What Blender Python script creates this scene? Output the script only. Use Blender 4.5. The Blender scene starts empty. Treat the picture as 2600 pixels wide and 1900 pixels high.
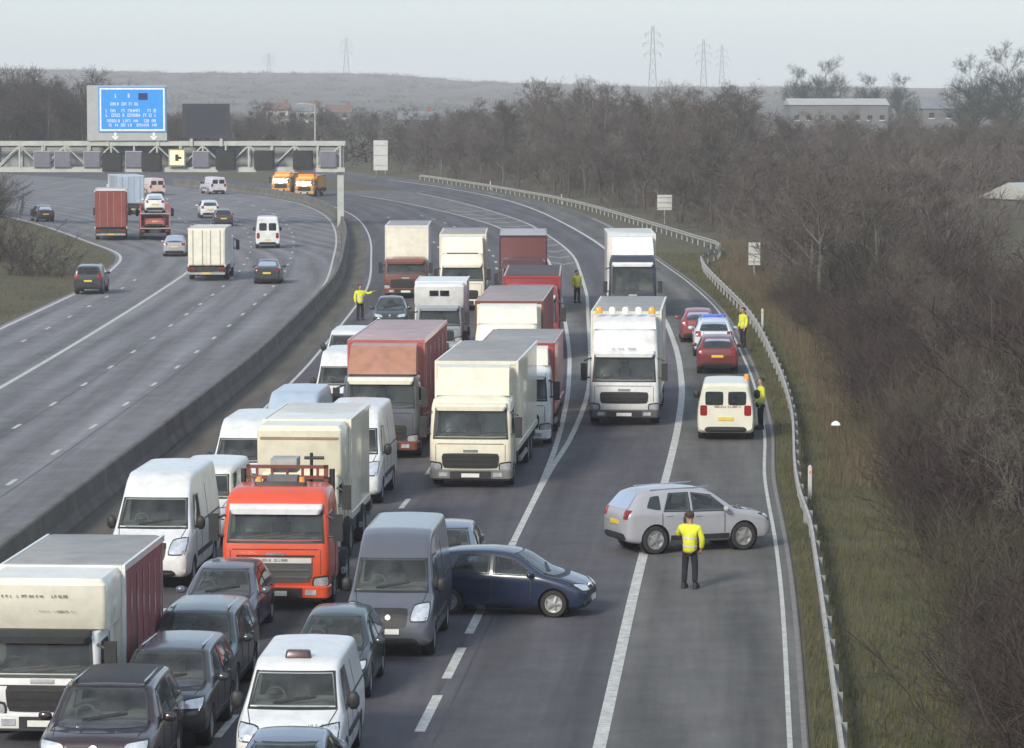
import bpy, bmesh, math, random
import numpy as np
from mathutils import Vector, Matrix, noise
from mathutils.bvhtree import BVHTree

scene = bpy.context.scene
COL = scene.collection
R = math.radians

# ---------------------------------------------------------------- camera
cam_data = bpy.data.cameras.new('camera')
cam = bpy.data.objects.new('camera', cam_data)
COL.objects.link(cam)
cam.location = (0.0, 0.0, 12.0)
cam.rotation_euler = (R(90 - 4.60), 0.0, 0.0)
cam_data.sensor_width = 36.0
cam_data.lens = 124.6
cam_data.clip_start = 0.5
cam_data.clip_end = 30000.0
scene.camera = cam

# ---------------------------------------------------------------- sky, sun, exposure
SUN_ELEV, SUN_AZ = 30.0, 208.0          # azimuth clockwise from +Y; the sun is behind the camera, to its left
world = bpy.data.worlds.new('World')
scene.world = world
world.use_nodes = True
wn = world.node_tree.nodes
wl_ = world.node_tree.links
bg = wn['Background']
sky = wn.new('ShaderNodeTexSky')
sky.sky_type = 'NISHITA'
sky.sun_disc = False
sky.sun_elevation = R(SUN_ELEV)
sky.sun_rotation = R(SUN_AZ)
sky.air_density = 1.0
sky.dust_density = 0.6
sky.ozone_density = 1.2
veil = wn.new('ShaderNodeMix')                # thin even cloud over the blue
veil.data_type = 'RGBA'
veil.inputs[0].default_value = 0.82
wl_.new(sky.outputs[0], veil.inputs[6])
veil.inputs[7].default_value = (1.66, 1.98, 2.40, 1)
wl_.new(veil.outputs[2], bg.inputs[0])
bg.inputs[1].default_value = 0.13
sun_data = bpy.data.lights.new('sun', 'SUN')
sun = bpy.data.objects.new('sun', sun_data)
COL.objects.link(sun)
sun_data.energy = 1.5
sun_data.angle = R(13)
sun_data.color = (1.0, 0.93, 0.80)
az, el = R(SUN_AZ), R(SUN_ELEV)
to_sun = Vector((math.sin(az) * math.cos(el), math.cos(az) * math.cos(el), math.sin(el)))
sun.rotation_euler = to_sun.to_track_quat('Z', 'Y').to_euler()
sun.location = (0, -40, 60)
scene.view_settings.view_transform = 'Standard'
scene.view_settings.look = 'None'
scene.view_settings.gamma = 1.0
scene.view_settings.exposure = 1.20
scene.view_settings.use_curve_mapping = False
scene.cycles.use_denoising = True
scene.cycles.max_bounces = 6
scene.cycles.diffuse_bounces = 3
scene.cycles.volume_bounces = 2

# ---------------------------------------------------------------- materials
MATS = {}
def mat(name, col, rough=0.6, metal=0.0, var=0.12, scale=3.0, dirt=0.0, coat=0.0, bump=0.0, bscale=40.0,
        emit=None, estr=0.0, stretch=(1, 1, 1), col2=None, spec=0.5):
    if name in MATS:
        return MATS[name]
    m = bpy.data.materials.new(name)
    m.use_nodes = True
    nt = m.node_tree
    b = nt.nodes['Principled BSDF']
    N = nt.nodes.new
    tc = N('ShaderNodeTexCoord')
    mp = N('ShaderNodeMapping')
    mp.inputs['Scale'].default_value = stretch
    nt.links.new(tc.outputs['Object'], mp.inputs['Vector'])
    n1 = N('ShaderNodeTexNoise')
    n1.inputs['Scale'].default_value = scale
    n1.inputs['Detail'].default_value = 6
    nt.links.new(mp.outputs[0], n1.inputs['Vector'])
    mx = N('ShaderNodeMix')
    mx.data_type = 'RGBA'
    c = col
    lo = [max(0, x * (1 - var)) for x in c[:3]] + [1]
    hi = [min(1, x * (1 + var)) for x in c[:3]] + [1]
    if col2:
        lo, hi = list(c[:3]) + [1], list(col2[:3]) + [1]
    rp = N('ShaderNodeMapRange')
    rp.inputs[1].default_value = 0.32
    rp.inputs[2].default_value = 0.68
    nt.links.new(n1.outputs[0], rp.inputs[0])
    nt.links.new(rp.outputs[0], mx.inputs[0])
    mx.inputs[6].default_value = lo
    mx.inputs[7].default_value = hi
    out = mx.outputs[2]
    if dirt > 0:
        n2 = N('ShaderNodeTexNoise')
        n2.inputs['Scale'].default_value = scale * 2.3
        n2.inputs['Detail'].default_value = 9
        n2.inputs['Roughness'].default_value = 0.7
        nt.links.new(tc.outputs['Object'], n2.inputs['Vector'])
        r2 = N('ShaderNodeMapRange')
        r2.inputs[1].default_value = 0.45
        r2.inputs[2].default_value = 0.75
        r2.inputs[4].default_value = dirt
        nt.links.new(n2.outputs[0], r2.inputs[0])
        m2 = N('ShaderNodeMix')
        m2.data_type = 'RGBA'
        nt.links.new(r2.outputs[0], m2.inputs[0])
        nt.links.new(out, m2.inputs[6])
        m2.inputs[7].default_value = (0.09, 0.08, 0.07, 1)
        out = m2.outputs[2]
    nt.links.new(out, b.inputs['Base Color'])
    b.inputs['Roughness'].default_value = rough
    b.inputs['Metallic'].default_value = metal
    b.inputs['Coat Weight'].default_value = coat
    b.inputs['Coat Roughness'].default_value = 0.12
    b.inputs['Specular IOR Level'].default_value = spec
    if bump > 0:
        n3 = N('ShaderNodeTexNoise')
        n3.inputs['Scale'].default_value = bscale
        n3.inputs['Detail'].default_value = 4
        nt.links.new(tc.outputs['Object'], n3.inputs['Vector'])
        bp = N('ShaderNodeBump')
        bp.inputs['Strength'].default_value = bump
        bp.inputs['Distance'].default_value = 0.05
        nt.links.new(n3.outputs[0], bp.inputs['Height'])
        nt.links.new(bp.outputs[0], b.inputs['Normal'])
    if emit:
        b.inputs['Emission Color'].default_value = list(emit) + [1]
        b.inputs['Emission Strength'].default_value = estr
    MATS[name] = m
    return m

def paint(name, col, dirt=0.25, rough=0.32, coat=0.5):
    return mat('paint_' + name, col, rough, 0.0, 0.05, 1.2, dirt, coat)

PANE = mat('dark_pane', (0.022, 0.028, 0.030), 0.05, 0.0, 0.5, 1.6, 0.04, 0.3, spec=0.6)
def clear_glass(name, tint, dust):
    m = bpy.data.materials.new(name)
    m.use_nodes = True
    nt = m.node_tree
    for n in list(nt.nodes):
        if n.type == 'BSDF_PRINCIPLED': nt.nodes.remove(n)
    N = nt.nodes.new
    tr = N('ShaderNodeBsdfTransparent'); tr.inputs[0].default_value = (*tint, 1)
    gl = N('ShaderNodeBsdfGlossy'); gl.inputs[0].default_value = (.95, .97, 1, 1); gl.inputs['Roughness'].default_value = 0.03
    fr = N('ShaderNodeFresnel'); fr.inputs[0].default_value = 1.5
    m1 = N('ShaderNodeMixShader')
    nt.links.new(fr.outputs[0], m1.inputs[0]); nt.links.new(tr.outputs[0], m1.inputs[1]); nt.links.new(gl.outputs[0], m1.inputs[2])
    df = N('ShaderNodeBsdfDiffuse'); df.inputs[0].default_value = (.42, .43, .41, 1)
    tc = N('ShaderNodeTexCoord'); ns = N('ShaderNodeTexNoise'); ns.inputs['Scale'].default_value = 2.2; ns.inputs['Detail'].default_value = 7
    nt.links.new(tc.outputs['Object'], ns.inputs['Vector'])
    mr = N('ShaderNodeMapRange'); mr.inputs[1].default_value = .35; mr.inputs[2].default_value = .75; mr.inputs[3].default_value = dust * .5; mr.inputs[4].default_value = dust * 1.6
    nt.links.new(ns.outputs[0], mr.inputs[0])
    m2 = N('ShaderNodeMixShader')
    nt.links.new(mr.outputs[0], m2.inputs[0]); nt.links.new(m1.outputs[0], m2.inputs[1]); nt.links.new(df.outputs[0], m2.inputs[2])
    nt.links.new(m2.outputs[0], nt.nodes['Material Output'].inputs['Surface'])
    return m
GLASS = clear_glass('window_glass', (.50, .56, .55), .04)
LINING = mat('cabin_lining', (0.17, 0.17, 0.165), 0.85, 0, 0.2, 4)
SEAT = mat('seat_fabric', (0.085, 0.086, 0.092), 0.95, 0, 0.3, 9)
GLASS_PALE = clear_glass('windscreen_glass', (.80, .86, .84), .08)
RUBBER = mat('tyre_rubber', (0.025, 0.025, 0.026), 0.85, 0, 0.2, 8, 0.3)
ALLOY = mat('alloy_rim', (0.55, 0.55, 0.54), 0.35, 0.7, 0.1, 6, 0.25)
STEELRIM = mat('steel_rim', (0.30, 0.30, 0.30), 0.5, 0.4, 0.15, 6, 0.4)
BLACK = mat('black_plastic', (0.022, 0.022, 0.024), 0.55, 0, 0.2, 5, 0.25)
CHASSIS = mat('chassis_black', (0.03, 0.03, 0.03), 0.7, 0, 0.3, 3, 0.5)
LAMP = mat('headlamp_lens', (0.55, 0.57, 0.60), 0.12, 0.5, 0, 9, 0.0, 1.0, col2=(0.85, 0.87, 0.9))
TAIL = mat('tail_lamp_lens', (0.26, 0.008, 0.008), 0.25, 0, 0.35, 9, 0.0, 0.4)
PLATE_W = mat('plate_white', (0.75, 0.75, 0.70), 0.4, 0, 0.05, 6, 0.1)
PLATE_Y = mat('plate_yellow', (0.75, 0.55, 0.06), 0.4, 0, 0.05, 6, 0.1)
CHROME = mat('bright_metal', (0.62, 0.62, 0.62), 0.25, 0.9, 0.1, 4, 0.15)
GREYMETAL = mat('galvanised_steel', (0.40, 0.40, 0.38), 0.5, 0.35, 0.15, 2, 0.25)
AMBER = mat('amber_lens', (0.85, 0.33, 0.03), 0.25, 0, 0.2, 8, 0.0, 0.6)
INK = mat('lettering_ink', (0.05, 0.05, 0.06), 0.6)
WHITEMARK = mat('lettering_white', (0.85, 0.86, 0.88), 0.6)

# ---------------------------------------------------------------- mesh helpers
def mesh_from(name, verts, faces, smooth=None):
    me = bpy.data.meshes.new(name)
    me.from_pydata([tuple(v) for v in verts], [], faces)
    me.update()
    me.materials.append(None)
    if smooth is not None:
        me.shade_smooth()
        me.set_sharp_from_angle(angle=R(smooth))
    return me

def mesh_np(name, V, F):
    """V (n,3) float, F (m,k) int, all faces with k corners"""
    me = bpy.data.meshes.new(name)
    k = F.shape[1]
    me.vertices.add(len(V)); me.loops.add(F.size); me.polygons.add(len(F))
    me.vertices.foreach_set('co', np.asarray(V, dtype=np.float32).ravel())
    me.loops.foreach_set('vertex_index', F.astype(np.int32).ravel())
    me.polygons.foreach_set('loop_start', np.arange(0, F.size, k, dtype=np.int32))
    me.update(calc_edges=True)
    me.materials.append(None)
    return me

def mk(name, me, material, parent=None, loc=(0, 0, 0), rot=(0, 0, 0), scale=(1, 1, 1)):
    o = bpy.data.objects.new(name, me)
    COL.objects.link(o)
    if me.materials:
        o.material_slots[0].link = 'OBJECT'
        o.material_slots[0].material = material
    o.parent = parent
    o.location = loc
    o.rotation_euler = rot
    o.scale = scale
    return o

def tag(o, label=None, cat=None, group=None, kind=None):
    if label: o['label'] = label
    if cat: o['category'] = cat
    if group: o['group'] = group
    if kind: o['kind'] = kind
    return o

def empty(name, loc=(0, 0, 0), rz=0.0):
    o = bpy.data.objects.new(name, None)
    COL.objects.link(o)
    o.location = loc
    o.rotation_euler = (0, 0, rz)
    o.empty_display_size = 0.3
    return o

class MB:
    """collects simple solids into one mesh"""
    def __init__(self): self.v, self.f = [], []
    def add(self, vs, fs):
        k = len(self.v)
        self.v += [tuple(v) for v in vs]
        self.f += [[i + k for i in f] for f in fs]
        return self
    def box(self, x0, x1, y0, y1, z0, z1):
        vs = [(x, y, z) for z in (z0, z1) for y in (y0, y1) for x in (x0, x1)]
        return self.add(vs, [[0, 2, 3, 1], [4, 5, 7, 6], [0, 1, 5, 4], [2, 6, 7, 3], [0, 4, 6, 2], [1, 3, 7, 5]])
    def bar(self, a, b, r, n=6, r2=None):
        a, b = Vector(a), Vector(b)
        d = (b - a).normalized()
        u = d.orthogonal().normalized(); w = d.cross(u)
        r2 = r if r2 is None else r2
        vs = []
        for p, q in ((a, r), (b, r2)):
            for i in range(n):
                t = 2 * math.pi * i / n + math.pi / n
                vs.append(p + (u * math.cos(t) + w * math.sin(t)) * q)
        fs = [[i, (i + 1) % n, n + (i + 1) % n, n + i] for i in range(n)]
        fs += [list(range(n))[::-1], list(range(n, 2 * n))]
        return self.add(vs, fs)
    def lathe(self, prof, n=20, axis='X', c=(0, 0, 0)):
        """prof: list of (axial, radius), closed at the axis ends when radius is 0"""
        vs = []
        for a, r in prof:
            for i in range(n):
                t = 2 * math.pi * i / n
                if axis == 'X': vs.append((c[0] + a, c[1] + r * math.cos(t), c[2] + r * math.sin(t)))
                else: vs.append((c[0] + r * math.cos(t), c[1] + r * math.sin(t), c[2] + a))
        fs = []
        for j in range(len(prof) - 1):
            for i in range(n):
                fs.append([j * n + i, j * n + (i + 1) % n, (j + 1) * n + (i + 1) % n, (j + 1) * n + i])
        return self.add(vs, fs)
    def mesh(self, name, smooth=None): return mesh_from(name, self.v, self.f, smooth)
    def build(self, name, m, parent=None, smooth=None, **kw):
        return mk(name, self.mesh(name, smooth), m, parent, **kw)

def pchip(xs, ys):
    xs, ys = np.asarray(xs, float), np.asarray(ys, float)
    h = np.diff(xs); d = np.diff(ys) / h
    m = np.zeros_like(ys)
    m[0], m[-1] = d[0], d[-1]
    for i in range(1, len(xs) - 1):
        if d[i - 1] * d[i] > 0:
            w1, w2 = 2 * h[i] + h[i - 1], h[i] + 2 * h[i - 1]
            m[i] = (w1 + w2) / (w1 / d[i - 1] + w2 / d[i])
    def f(x):
        x = np.asarray(x, float)
        i = np.clip(np.searchsorted(xs, x) - 1, 0, len(xs) - 2)
        t = (x - xs[i]) / h[i]
        tc = np.clip(t, 0, 1)
        v = ((1 + 2 * tc) * (1 - tc) ** 2 * ys[i] + tc * (1 - tc) ** 2 * h[i] * m[i]
             + tc * tc * (3 - 2 * tc) * ys[i + 1] + tc * tc * (tc - 1) * h[i] * m[i + 1])
        v = np.where(t < 0, ys[0] + (x - xs[0]) * m[0], v)
        v = np.where(t > 1, ys[-1] + (x - xs[-1]) * m[-1], v)
        return v
    return f

# ---------------------------------------------------------------- the road's plan (metres; Y away from the camera)
def curve(*pts): return pchip([p[0] for p in pts], [p[1] for p in pts])
X_CENTRAL = curve((40, -13.6), (60, -13.2), (91, -12.4), (120, -11.6), (158, -10.8), (202, -10.6), (258, -12.2), (319, -15.5), (370, -21.3), (401, -28.5), (430, -38), (470, -55), (520, -80))
X_GORE_L = curve((40, -3.4), (67, -1.64), (79, -0.86), (94.5, 0.1), (108.7, 0.97), (123, 1.65), (143.6, 2.3), (166.5, 2.66), (207, 2.8), (244.6, 2.6), (261.6, 2.1), (309, -1.3), (343, -5.9), (385, -13.6), (430, -25), (470, -37), (520, -55))
X_GORE_R0 = curve((40, -3.4), (67, -1.64), (79, -0.86), (94.5, 0.1), (110, 1.12), (121.3, 2.0), (137.3, 2.89), (145.8, 3.2), (186, 4.0), (211, 4.4), (244, 4.5), (309, 1.9), (356, -2.9), (410, -11), (470, -24), (520, -37))
X_GORE_R = lambda y: np.maximum(X_GORE_R0(y), X_GORE_L(y) + 0.004)
X_SHOULDER = curve((40, 0.0), (65, 1.66), (90, 3.33), (111, 4.9), (128, 6.05), (143.6, 6.9), (166.5, 7.66), (186, 7.95), (220, 7.9), (258, 7.25), (330, 3.9), (377, 0.1), (429, -7.7), (472, -17), (520, -29))
X_RIGHT = curve((40, 3.4), (65, 5.15), (85, 6.5), (93.5, 7.0), (108.7, 7.8), (124.6, 8.9), (156, 10.3), (197.7, 11.2), (218, 11.0), (250, 10.2), (290, 9.3), (336.6, 7.0), (377, 3.2), (429, -4.6), (472, -13.9), (520, -25))
X_BARRIER = curve((40, 4.3), (61, 5.75), (87, 7.5), (93, 7.88), (99, 8.12), (104, 8.4), (125.6, 9.95), (146.4, 11.0), (186.6, 12.2), (225, 12.4), (240, 12.8), (252, 14.6), (262, 15.2), (275, 14.2), (301, 12.0), (362, 6.2), (407, -0.6), (456, -9.5), (520, -24))
X_LEFT = curve((40, -26.5), (120, -26.0), (190, -26.0), (207, -26.0), (244, -27.5), (254.5, -28.5), (281, -34.2), (319.5, -43.7), (377, -62), (430, -82), (520, -122))
X_WHITE = curve((40, -22.0), (100, -21.0), (150, -20.6), (227, -21.2), (258, -22.6), (290, -25.5), (330, -31), (370, -39), (410, -50), (520, -90))

def strip_mesh(name, fa, fb, y0, y1, z, step=3.0, zb=None):
    ys = np.linspace(y0, y1, max(2, int((y1 - y0) / step) + 1))
    a, b = fa(ys), fb(ys)
    n = len(ys)
    V = np.zeros((2 * n, 3))
    V[0::2, 0], V[1::2, 0] = a, b
    V[0::2, 1] = V[1::2, 1] = ys
    V[:, 2] = z
    if zb is not None: V[1::2, 2] = zb
    i = np.arange(n - 1) * 2
    F = np.stack([i, i + 1, i + 3, i + 2], 1)
    me = mesh_np(name, V, F)
    u = np.zeros((2 * n, 2)); u[1::2, 0] = b - a; u[0::2, 1] = u[1::2, 1] = ys     # metres across and along the road
    me.uv_layers.new(name='road').data.foreach_set('uv', u[F.ravel()].astype(np.float32).ravel())
    return me
def off(f, d): return lambda y: f(y) + d
def between(f, g, t): return lambda y: f(y) * (1 - t) + g(y) * t

def smooth01(t): 
    t = np.clip(t, 0, 1)
    return t * t * (3 - 2 * t)
def bank_height(x, y):
    """height of the land beside the road"""
    x, y = np.asarray(x, float), np.asarray(y, float)
    yc = np.clip(y, 40, 520)
    r = smooth01((x - X_BARRIER(yc) - 1.5) / 26.0) * 2.0
    l = smooth01((X_LEFT(yc) - 3 - x) / 25.0) * 3.0
    far = smooth01((y - 520) / 200.0)
    h = np.where(y > 520, np.maximum(r, l) * (1 - far) + 1.0 * far, np.maximum(r, l))
    return h
def hz(x, y): return float(bank_height(x, y)) - 0.03

# ---------------------------------------------------------------- ground and road surfaces
GRASS = mat('verge_grass_ground', (0.060, 0.058, 0.026), 0.95, 0, 0, 0.35, 0.35, 0, 0.5, 9, col2=(0.115, 0.092, 0.050))
def asphalt(name, a, b, sc=0.35):
    m = mat(name, a, 0.85, 0, 0, sc, 0.0, 0, 0.35, 55, stretch=(1.6, 0.10, 1), col2=b, spec=0.35)
    nt = m.node_tree; N = nt.nodes.new; bs = nt.nodes['Principled BSDF']
    src = bs.inputs['Base Color'].links[0].from_socket
    uv = N('ShaderNodeUVMap'); uv.uv_map = 'road'
    # polished wheel tracks, two to a lane, broken up along the road
    sx = N('ShaderNodeSeparateXYZ'); nt.links.new(uv.outputs[0], sx.inputs[0])
    mu = N('ShaderNodeMath'); mu.operation = 'MULTIPLY'; mu.inputs[1].default_value = 2 * math.pi / 1.83
    nt.links.new(sx.outputs[0], mu.inputs[0])
    co = N('ShaderNodeMath'); co.operation = 'COSINE'; nt.links.new(mu.outputs[0], co.inputs[0])
    mp = N('ShaderNodeMapping'); mp.inputs['Scale'].default_value = (1.3, 0.035, 1); nt.links.new(uv.outputs[0], mp.inputs[0])
    ns = N('ShaderNodeTexNoise'); ns.inputs['Scale'].default_value = 1.0; ns.inputs['Detail'].default_value = 8; ns.inputs['Roughness'].default_value = 0.65
    nt.links.new(mp.outputs[0], ns.inputs['Vector'])
    ad = N('ShaderNodeMath'); ad.operation = 'MULTIPLY_ADD'; ad.inputs[1].default_value = 0.10
    nt.links.new(co.outputs[0], ad.inputs[0]); nt.links.new(ns.outputs[0], ad.inputs[2])
    mr = N('ShaderNodeMapRange'); mr.inputs[1].default_value = 0.25; mr.inputs[2].default_value = 0.75; mr.inputs[3].default_value = 0.66; mr.inputs[4].default_value = 1.32
    nt.links.new(ad.outputs[0], mr.inputs[0])
    sp = N('ShaderNodeTexNoise'); sp.inputs['Scale'].default_value = 0.55; sp.inputs['Detail'].default_value = 10; sp.inputs['Roughness'].default_value = 0.8
    nt.links.new(uv.outputs[0], sp.inputs['Vector'])
    m2 = N('ShaderNodeMapRange'); m2.inputs[1].default_value = 0.3; m2.inputs[2].default_value = 0.7; m2.inputs[3].default_value = 0.74; m2.inputs[4].default_value = 1.26
    nt.links.new(sp.outputs[0], m2.inputs[0])
    pr = N('ShaderNodeMath'); pr.operation = 'MULTIPLY'; nt.links.new(mr.outputs[0], pr.inputs[0]); nt.links.new(m2.outputs[0], pr.inputs[1])
    vm = N('ShaderNodeVectorMath'); vm.operation = 'SCALE'
    nt.links.new(src, vm.inputs[0]); nt.links.new(pr.outputs[0], vm.inputs['Scale'])
    nt.links.new(vm.outputs[0], bs.inputs['Base Color'])
    return m
ASPH_NEW = asphalt('asphalt_dark', (0.082, 0.077, 0.084), (0.114, 0.107, 0.115))
ASPH_OLD = asphalt('asphalt_worn', (0.155, 0.150, 0.156), (0.210, 0.203, 0.210))
ASPH_SHOULDER = asphalt('asphalt_shoulder', (0.094, 0.090, 0.083), (0.148, 0.142, 0.132), 0.6)
DIRT = mat('reserve_dirt', (0.075, 0.066, 0.054), 0.95, 0, 0, 0.9, 0.2, 0, 0.4, 12, col2=(0.14, 0.125, 0.10), stretch=(1.5, 0.15, 1))
LINE = mat('road_line_paint', (0.56, 0.55, 0.51), 0.7, 0, 0.15, 2.5, 0.6)
WORNLINE = mat('worn_line_paint', (0.30, 0.29, 0.27), 0.8, 0, 0.2, 1.5, 0.7)

def ground():
    xs = np.unique(np.concatenate([-np.geomspace(60, 3000, 20)[::-1], np.arange(-60, 60.1, 3.0), np.geomspace(60, 3000, 20)]))
    ys = np.unique(np.concatenate([np.linspace(-400, 30, 6), np.arange(40, 640, 6.0), np.geomspace(640, 4250, 22)]))
    gx, gy = np.meshgrid(xs, ys)
    z = bank_height(gx, gy) - 0.03
    V = np.stack([gx.ravel(), gy.ravel(), z.ravel()], 1)
    nx, ny = len(xs), len(ys)
    i, j = np.meshgrid(np.arange(nx - 1), np.arange(ny - 1))
    a = (j * nx + i).ravel()
    F = np.stack([a, a + 1, a + nx + 1, a + nx], 1)
    me = mesh_np('ground', V, F); me.shade_smooth()
    tag(mk('ground', me, GRASS), kind='structure')
ground()

def road_sheet(name, fa, fb, m, z, y0=30, y1=520):
    return tag(mk(name, strip_mesh(name, fa, fb, y0, y1, z), m), kind='structure')
road_left = road_sheet('road_away', X_LEFT, off(X_CENTRAL, -0.35), ASPH_OLD, 0.0)
reserve = road_sheet('central_reserve', off(X_CENTRAL, -0.349), off(X_CENTRAL, 1.6), DIRT, 0.0)
road_main = road_sheet('road_oncoming', off(X_CENTRAL, 1.601), off(X_GORE_L, 0.0), ASPH_NEW, 0.0, 30, 520)
road_sheet('road_base', off(X_GORE_L, -0.5), off(X_GORE_R, 0.5), ASPH_NEW, -0.006, 30, 130)
road_slip = road_sheet('road_joining', off(X_GORE_R, 0.001), X_SHOULDER, ASPH_NEW, 0.0)
gore = road_sheet('gore', off(X_GORE_L, 0.001), X_GORE_R, asphalt('asphalt_gore', (0.115, 0.111, 0.110), (0.155, 0.150, 0.147), 0.7), 0.0, 94, 420)
shoulder = road_sheet('hard_shoulder', off(X_SHOULDER, 0.001), off(X_RIGHT, 0.35), ASPH_SHOULDER, 0.0)

def line(name, f, w, parent, y0, y1, z=0.006):
    return mk(name, strip_mesh(name, off(f, -w / 2), off(f, w / 2), y0, y1, z, 2.0), LINE, parent)
def dash_row(name, f, w, parent, y0, y1, mark, gap, z=0.006):
    y = y0
    while y < y1:
        mk(name, strip_mesh(name, off(f, -w / 2), off(f, w / 2), y, y + mark, z, mark / 2), LINE, parent)
        y += mark + gap
line('edge_line', off(X_SHOULDER, 0.0), 0.24, shoulder, 35, 470)
line('edge_line', off(X_RIGHT, 0.0), 0.10, shoulder, 35, 330)
line('gore_line', off(X_GORE_L, 0.0), 0.18, gore, 93.5, 400)
line('gore_line', off(X_GORE_R, 0.0), 0.18, gore, 95.5, 410, 0.010)
for k in range(10, 22):                                    # chevron bars painted in the gore
    y = 150 + k * 9.5
    a, b = X_GORE_L(y) + 0.2, X_GORE_R(y) - 0.2
    if b - a < 0.5: continue
    xm = (a + b) / 2
    V = [(a, y, .006), (xm, y - 3, .006), (b, y, .006), (b, y + 1.3, .006), (xm, y - 1.7, .006), (a, y + 1.3, .006)]
    mk('chevron_bar', mesh_from('chevron_bar', V, [[0, 1, 4, 5], [1, 2, 3, 4]]), WORNLINE, gore)
dash_row('warning_dash', X_GORE_L, 0.20, road_main, 41.6, 92, 4.0, 2.0)
L2 = lambda y: X_GORE_L(y) - 3.70
L3 = lambda y: X_GORE_L(y) - 7.35
dash_row('lane_dash', L2, 0.15, road_main, 47, 340, 2.4, 6.6)
dash_row('lane_dash', L3, 0.15, road_main, 43, 340, 2.4, 6.6)
line('edge_line', off(X_CENTRAL, 1.95), 0.13, road_main, 35, 400)
line('edge_line', off(X_CENTRAL, -0.75), 0.14, road_left, 35, 400)
line('edge_line', off(X_WHITE, 0.0), 0.22, road_left, 35, 235)
dash_row('lane_dash', off(X_WHITE, 0.0), 0.18, road_left, 238, 370, 3, 6)
line('edge_line', off(X_LEFT, 0.35), 0.2, road_left, 35, 400)
for t in (0.36, 0.68):
    dash_row('lane_dash', between(X_WHITE, off(X_CENTRAL, -0.75), t), 0.15, road_left, 44, 340, 1.7, 7.3)
    dash_row('lane_dash', between(X_WHITE, off(X_CENTRAL, -0.75), t), 0.15, road_left, 340, 400, 3, 9)
dash_row('lane_dash', between(X_LEFT, X_WHITE, 0.5), 0.15, road_left, 60, 230, 1.7, 7.3)
# drainage channel along the hard shoulder
mk('kerb_channel', strip_mesh('kerb_channel', off(X_RIGHT, 0.22), off(X_RIGHT, 0.32), 35, 330, 0.008), mat('concrete_channel', (0.22, 0.21, 0.19), 0.85, 0, 0.15, 3, 0.4), shoulder)

# sealed joints
TAR = mat('tar_seal', (0.055, 0.053, 0.056), 0.7, 0, 0.25, 4, 0.2)
for f, par, y0, y1 in ((lambda y: X_GORE_L(y) + 0.35, road_main, 40, 92), (lambda y: X_GORE_L(y) - 3.3, road_main, 40, 300), (between(X_WHITE, X_CENTRAL, .34), road_left, 60, 300), (between(X_WHITE, X_CENTRAL, .66), road_left, 60, 300)):
    mk('tar_joint', strip_mesh('tar_joint', off(f, -.02), off(f, .02), y0, y1, 0.003, 2.0), TAR, par)

# ---------------------------------------------------------------- barriers
BARRIER_CONC = mat('weathered_concrete', (0.105, 0.100, 0.090), 0.9, 0, 0, 0.8, 0.35, 0, 0.3, 20, col2=(0.17, 0.16, 0.145))
def central_barrier():
    root = tag(empty('central_barrier', (float(X_CENTRAL(60)), 60, 0)), 'long weathered grey concrete barrier along the central reserve between the carriageways', 'barrier')
    prof = [(-0.30, 0.0), (-0.29, 0.10), (-0.15, 0.36), (-0.10, 0.86), (-0.06, 0.9), (0.06, 0.9), (0.10, 0.86), (0.15, 0.36), (0.29, 0.10), (0.30, 0.0)]
    y = 44.0
    while y < 440:
        y1 = y + 5.96
        vs, fs = [], []
        for yy in (y, y1):
            x = float(X_CENTRAL(yy)) 
            for px, pz in prof: vs.append((x + px - root.location.x, yy - 60, pz + 0.002))
        n = len(prof)
        for i in range(n - 1): fs.append([i, i + 1, n + i + 1, n + i])
        fs += [list(range(n))[::-1], list(range(n, 2 * n))]
        mk('barrier_segment', mesh_from('barrier_segment', vs, fs), BARRIER_CONC, root)
        y += 6.0
central_barrier()

def steel_barrier():
    y0, y1 = 42, 470
    root = tag(empty('steel_barrier', (float(X_BARRIER(60)), 60, 0)), 'pale galvanised steel safety barrier running along the right-hand verge', 'barrier')
    ox = root.location.x
    prof = [(0.02, 0.42), (-0.05, 0.46), (-0.05, 0.52), (0.015, 0.57), (-0.05, 0.62), (-0.05, 0.68), (0.02, 0.72)]
    ys = np.arange(y0, y1, 3.0)
    vs, fs = [], []
    n = len(prof)
    for yy in ys:
        x = float(X_BARRIER(yy))
        for px, pz in prof: vs.append((x + px - ox, yy - 60, pz + float(bank_height(x, yy))))
    for k in range(len(ys) - 1):
        for i in range(n - 1): fs.append([k * n + i, k * n + i + 1, (k + 1) * n + i + 1, (k + 1) * n + i])
    mk('rail', mesh_from('rail', vs, fs, 60), mat('barrier_steel', (0.40, 0.385, 0.35), 0.6, 0.1, 0.15, 1.5, 0.4), root)
    pm = MB().box(-0.05, 0.05, -0.04, 0.04, -0.3, 0.7).mesh('post')
    for yy in np.arange(y0 + 1.5, y1, 3.2):
        x = float(X_BARRIER(yy)) + 0.08
        mk('post', pm, GREYMETAL, root, loc=(x - ox, yy - 60, float(bank_height(x, yy))))
steel_barrier()

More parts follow.
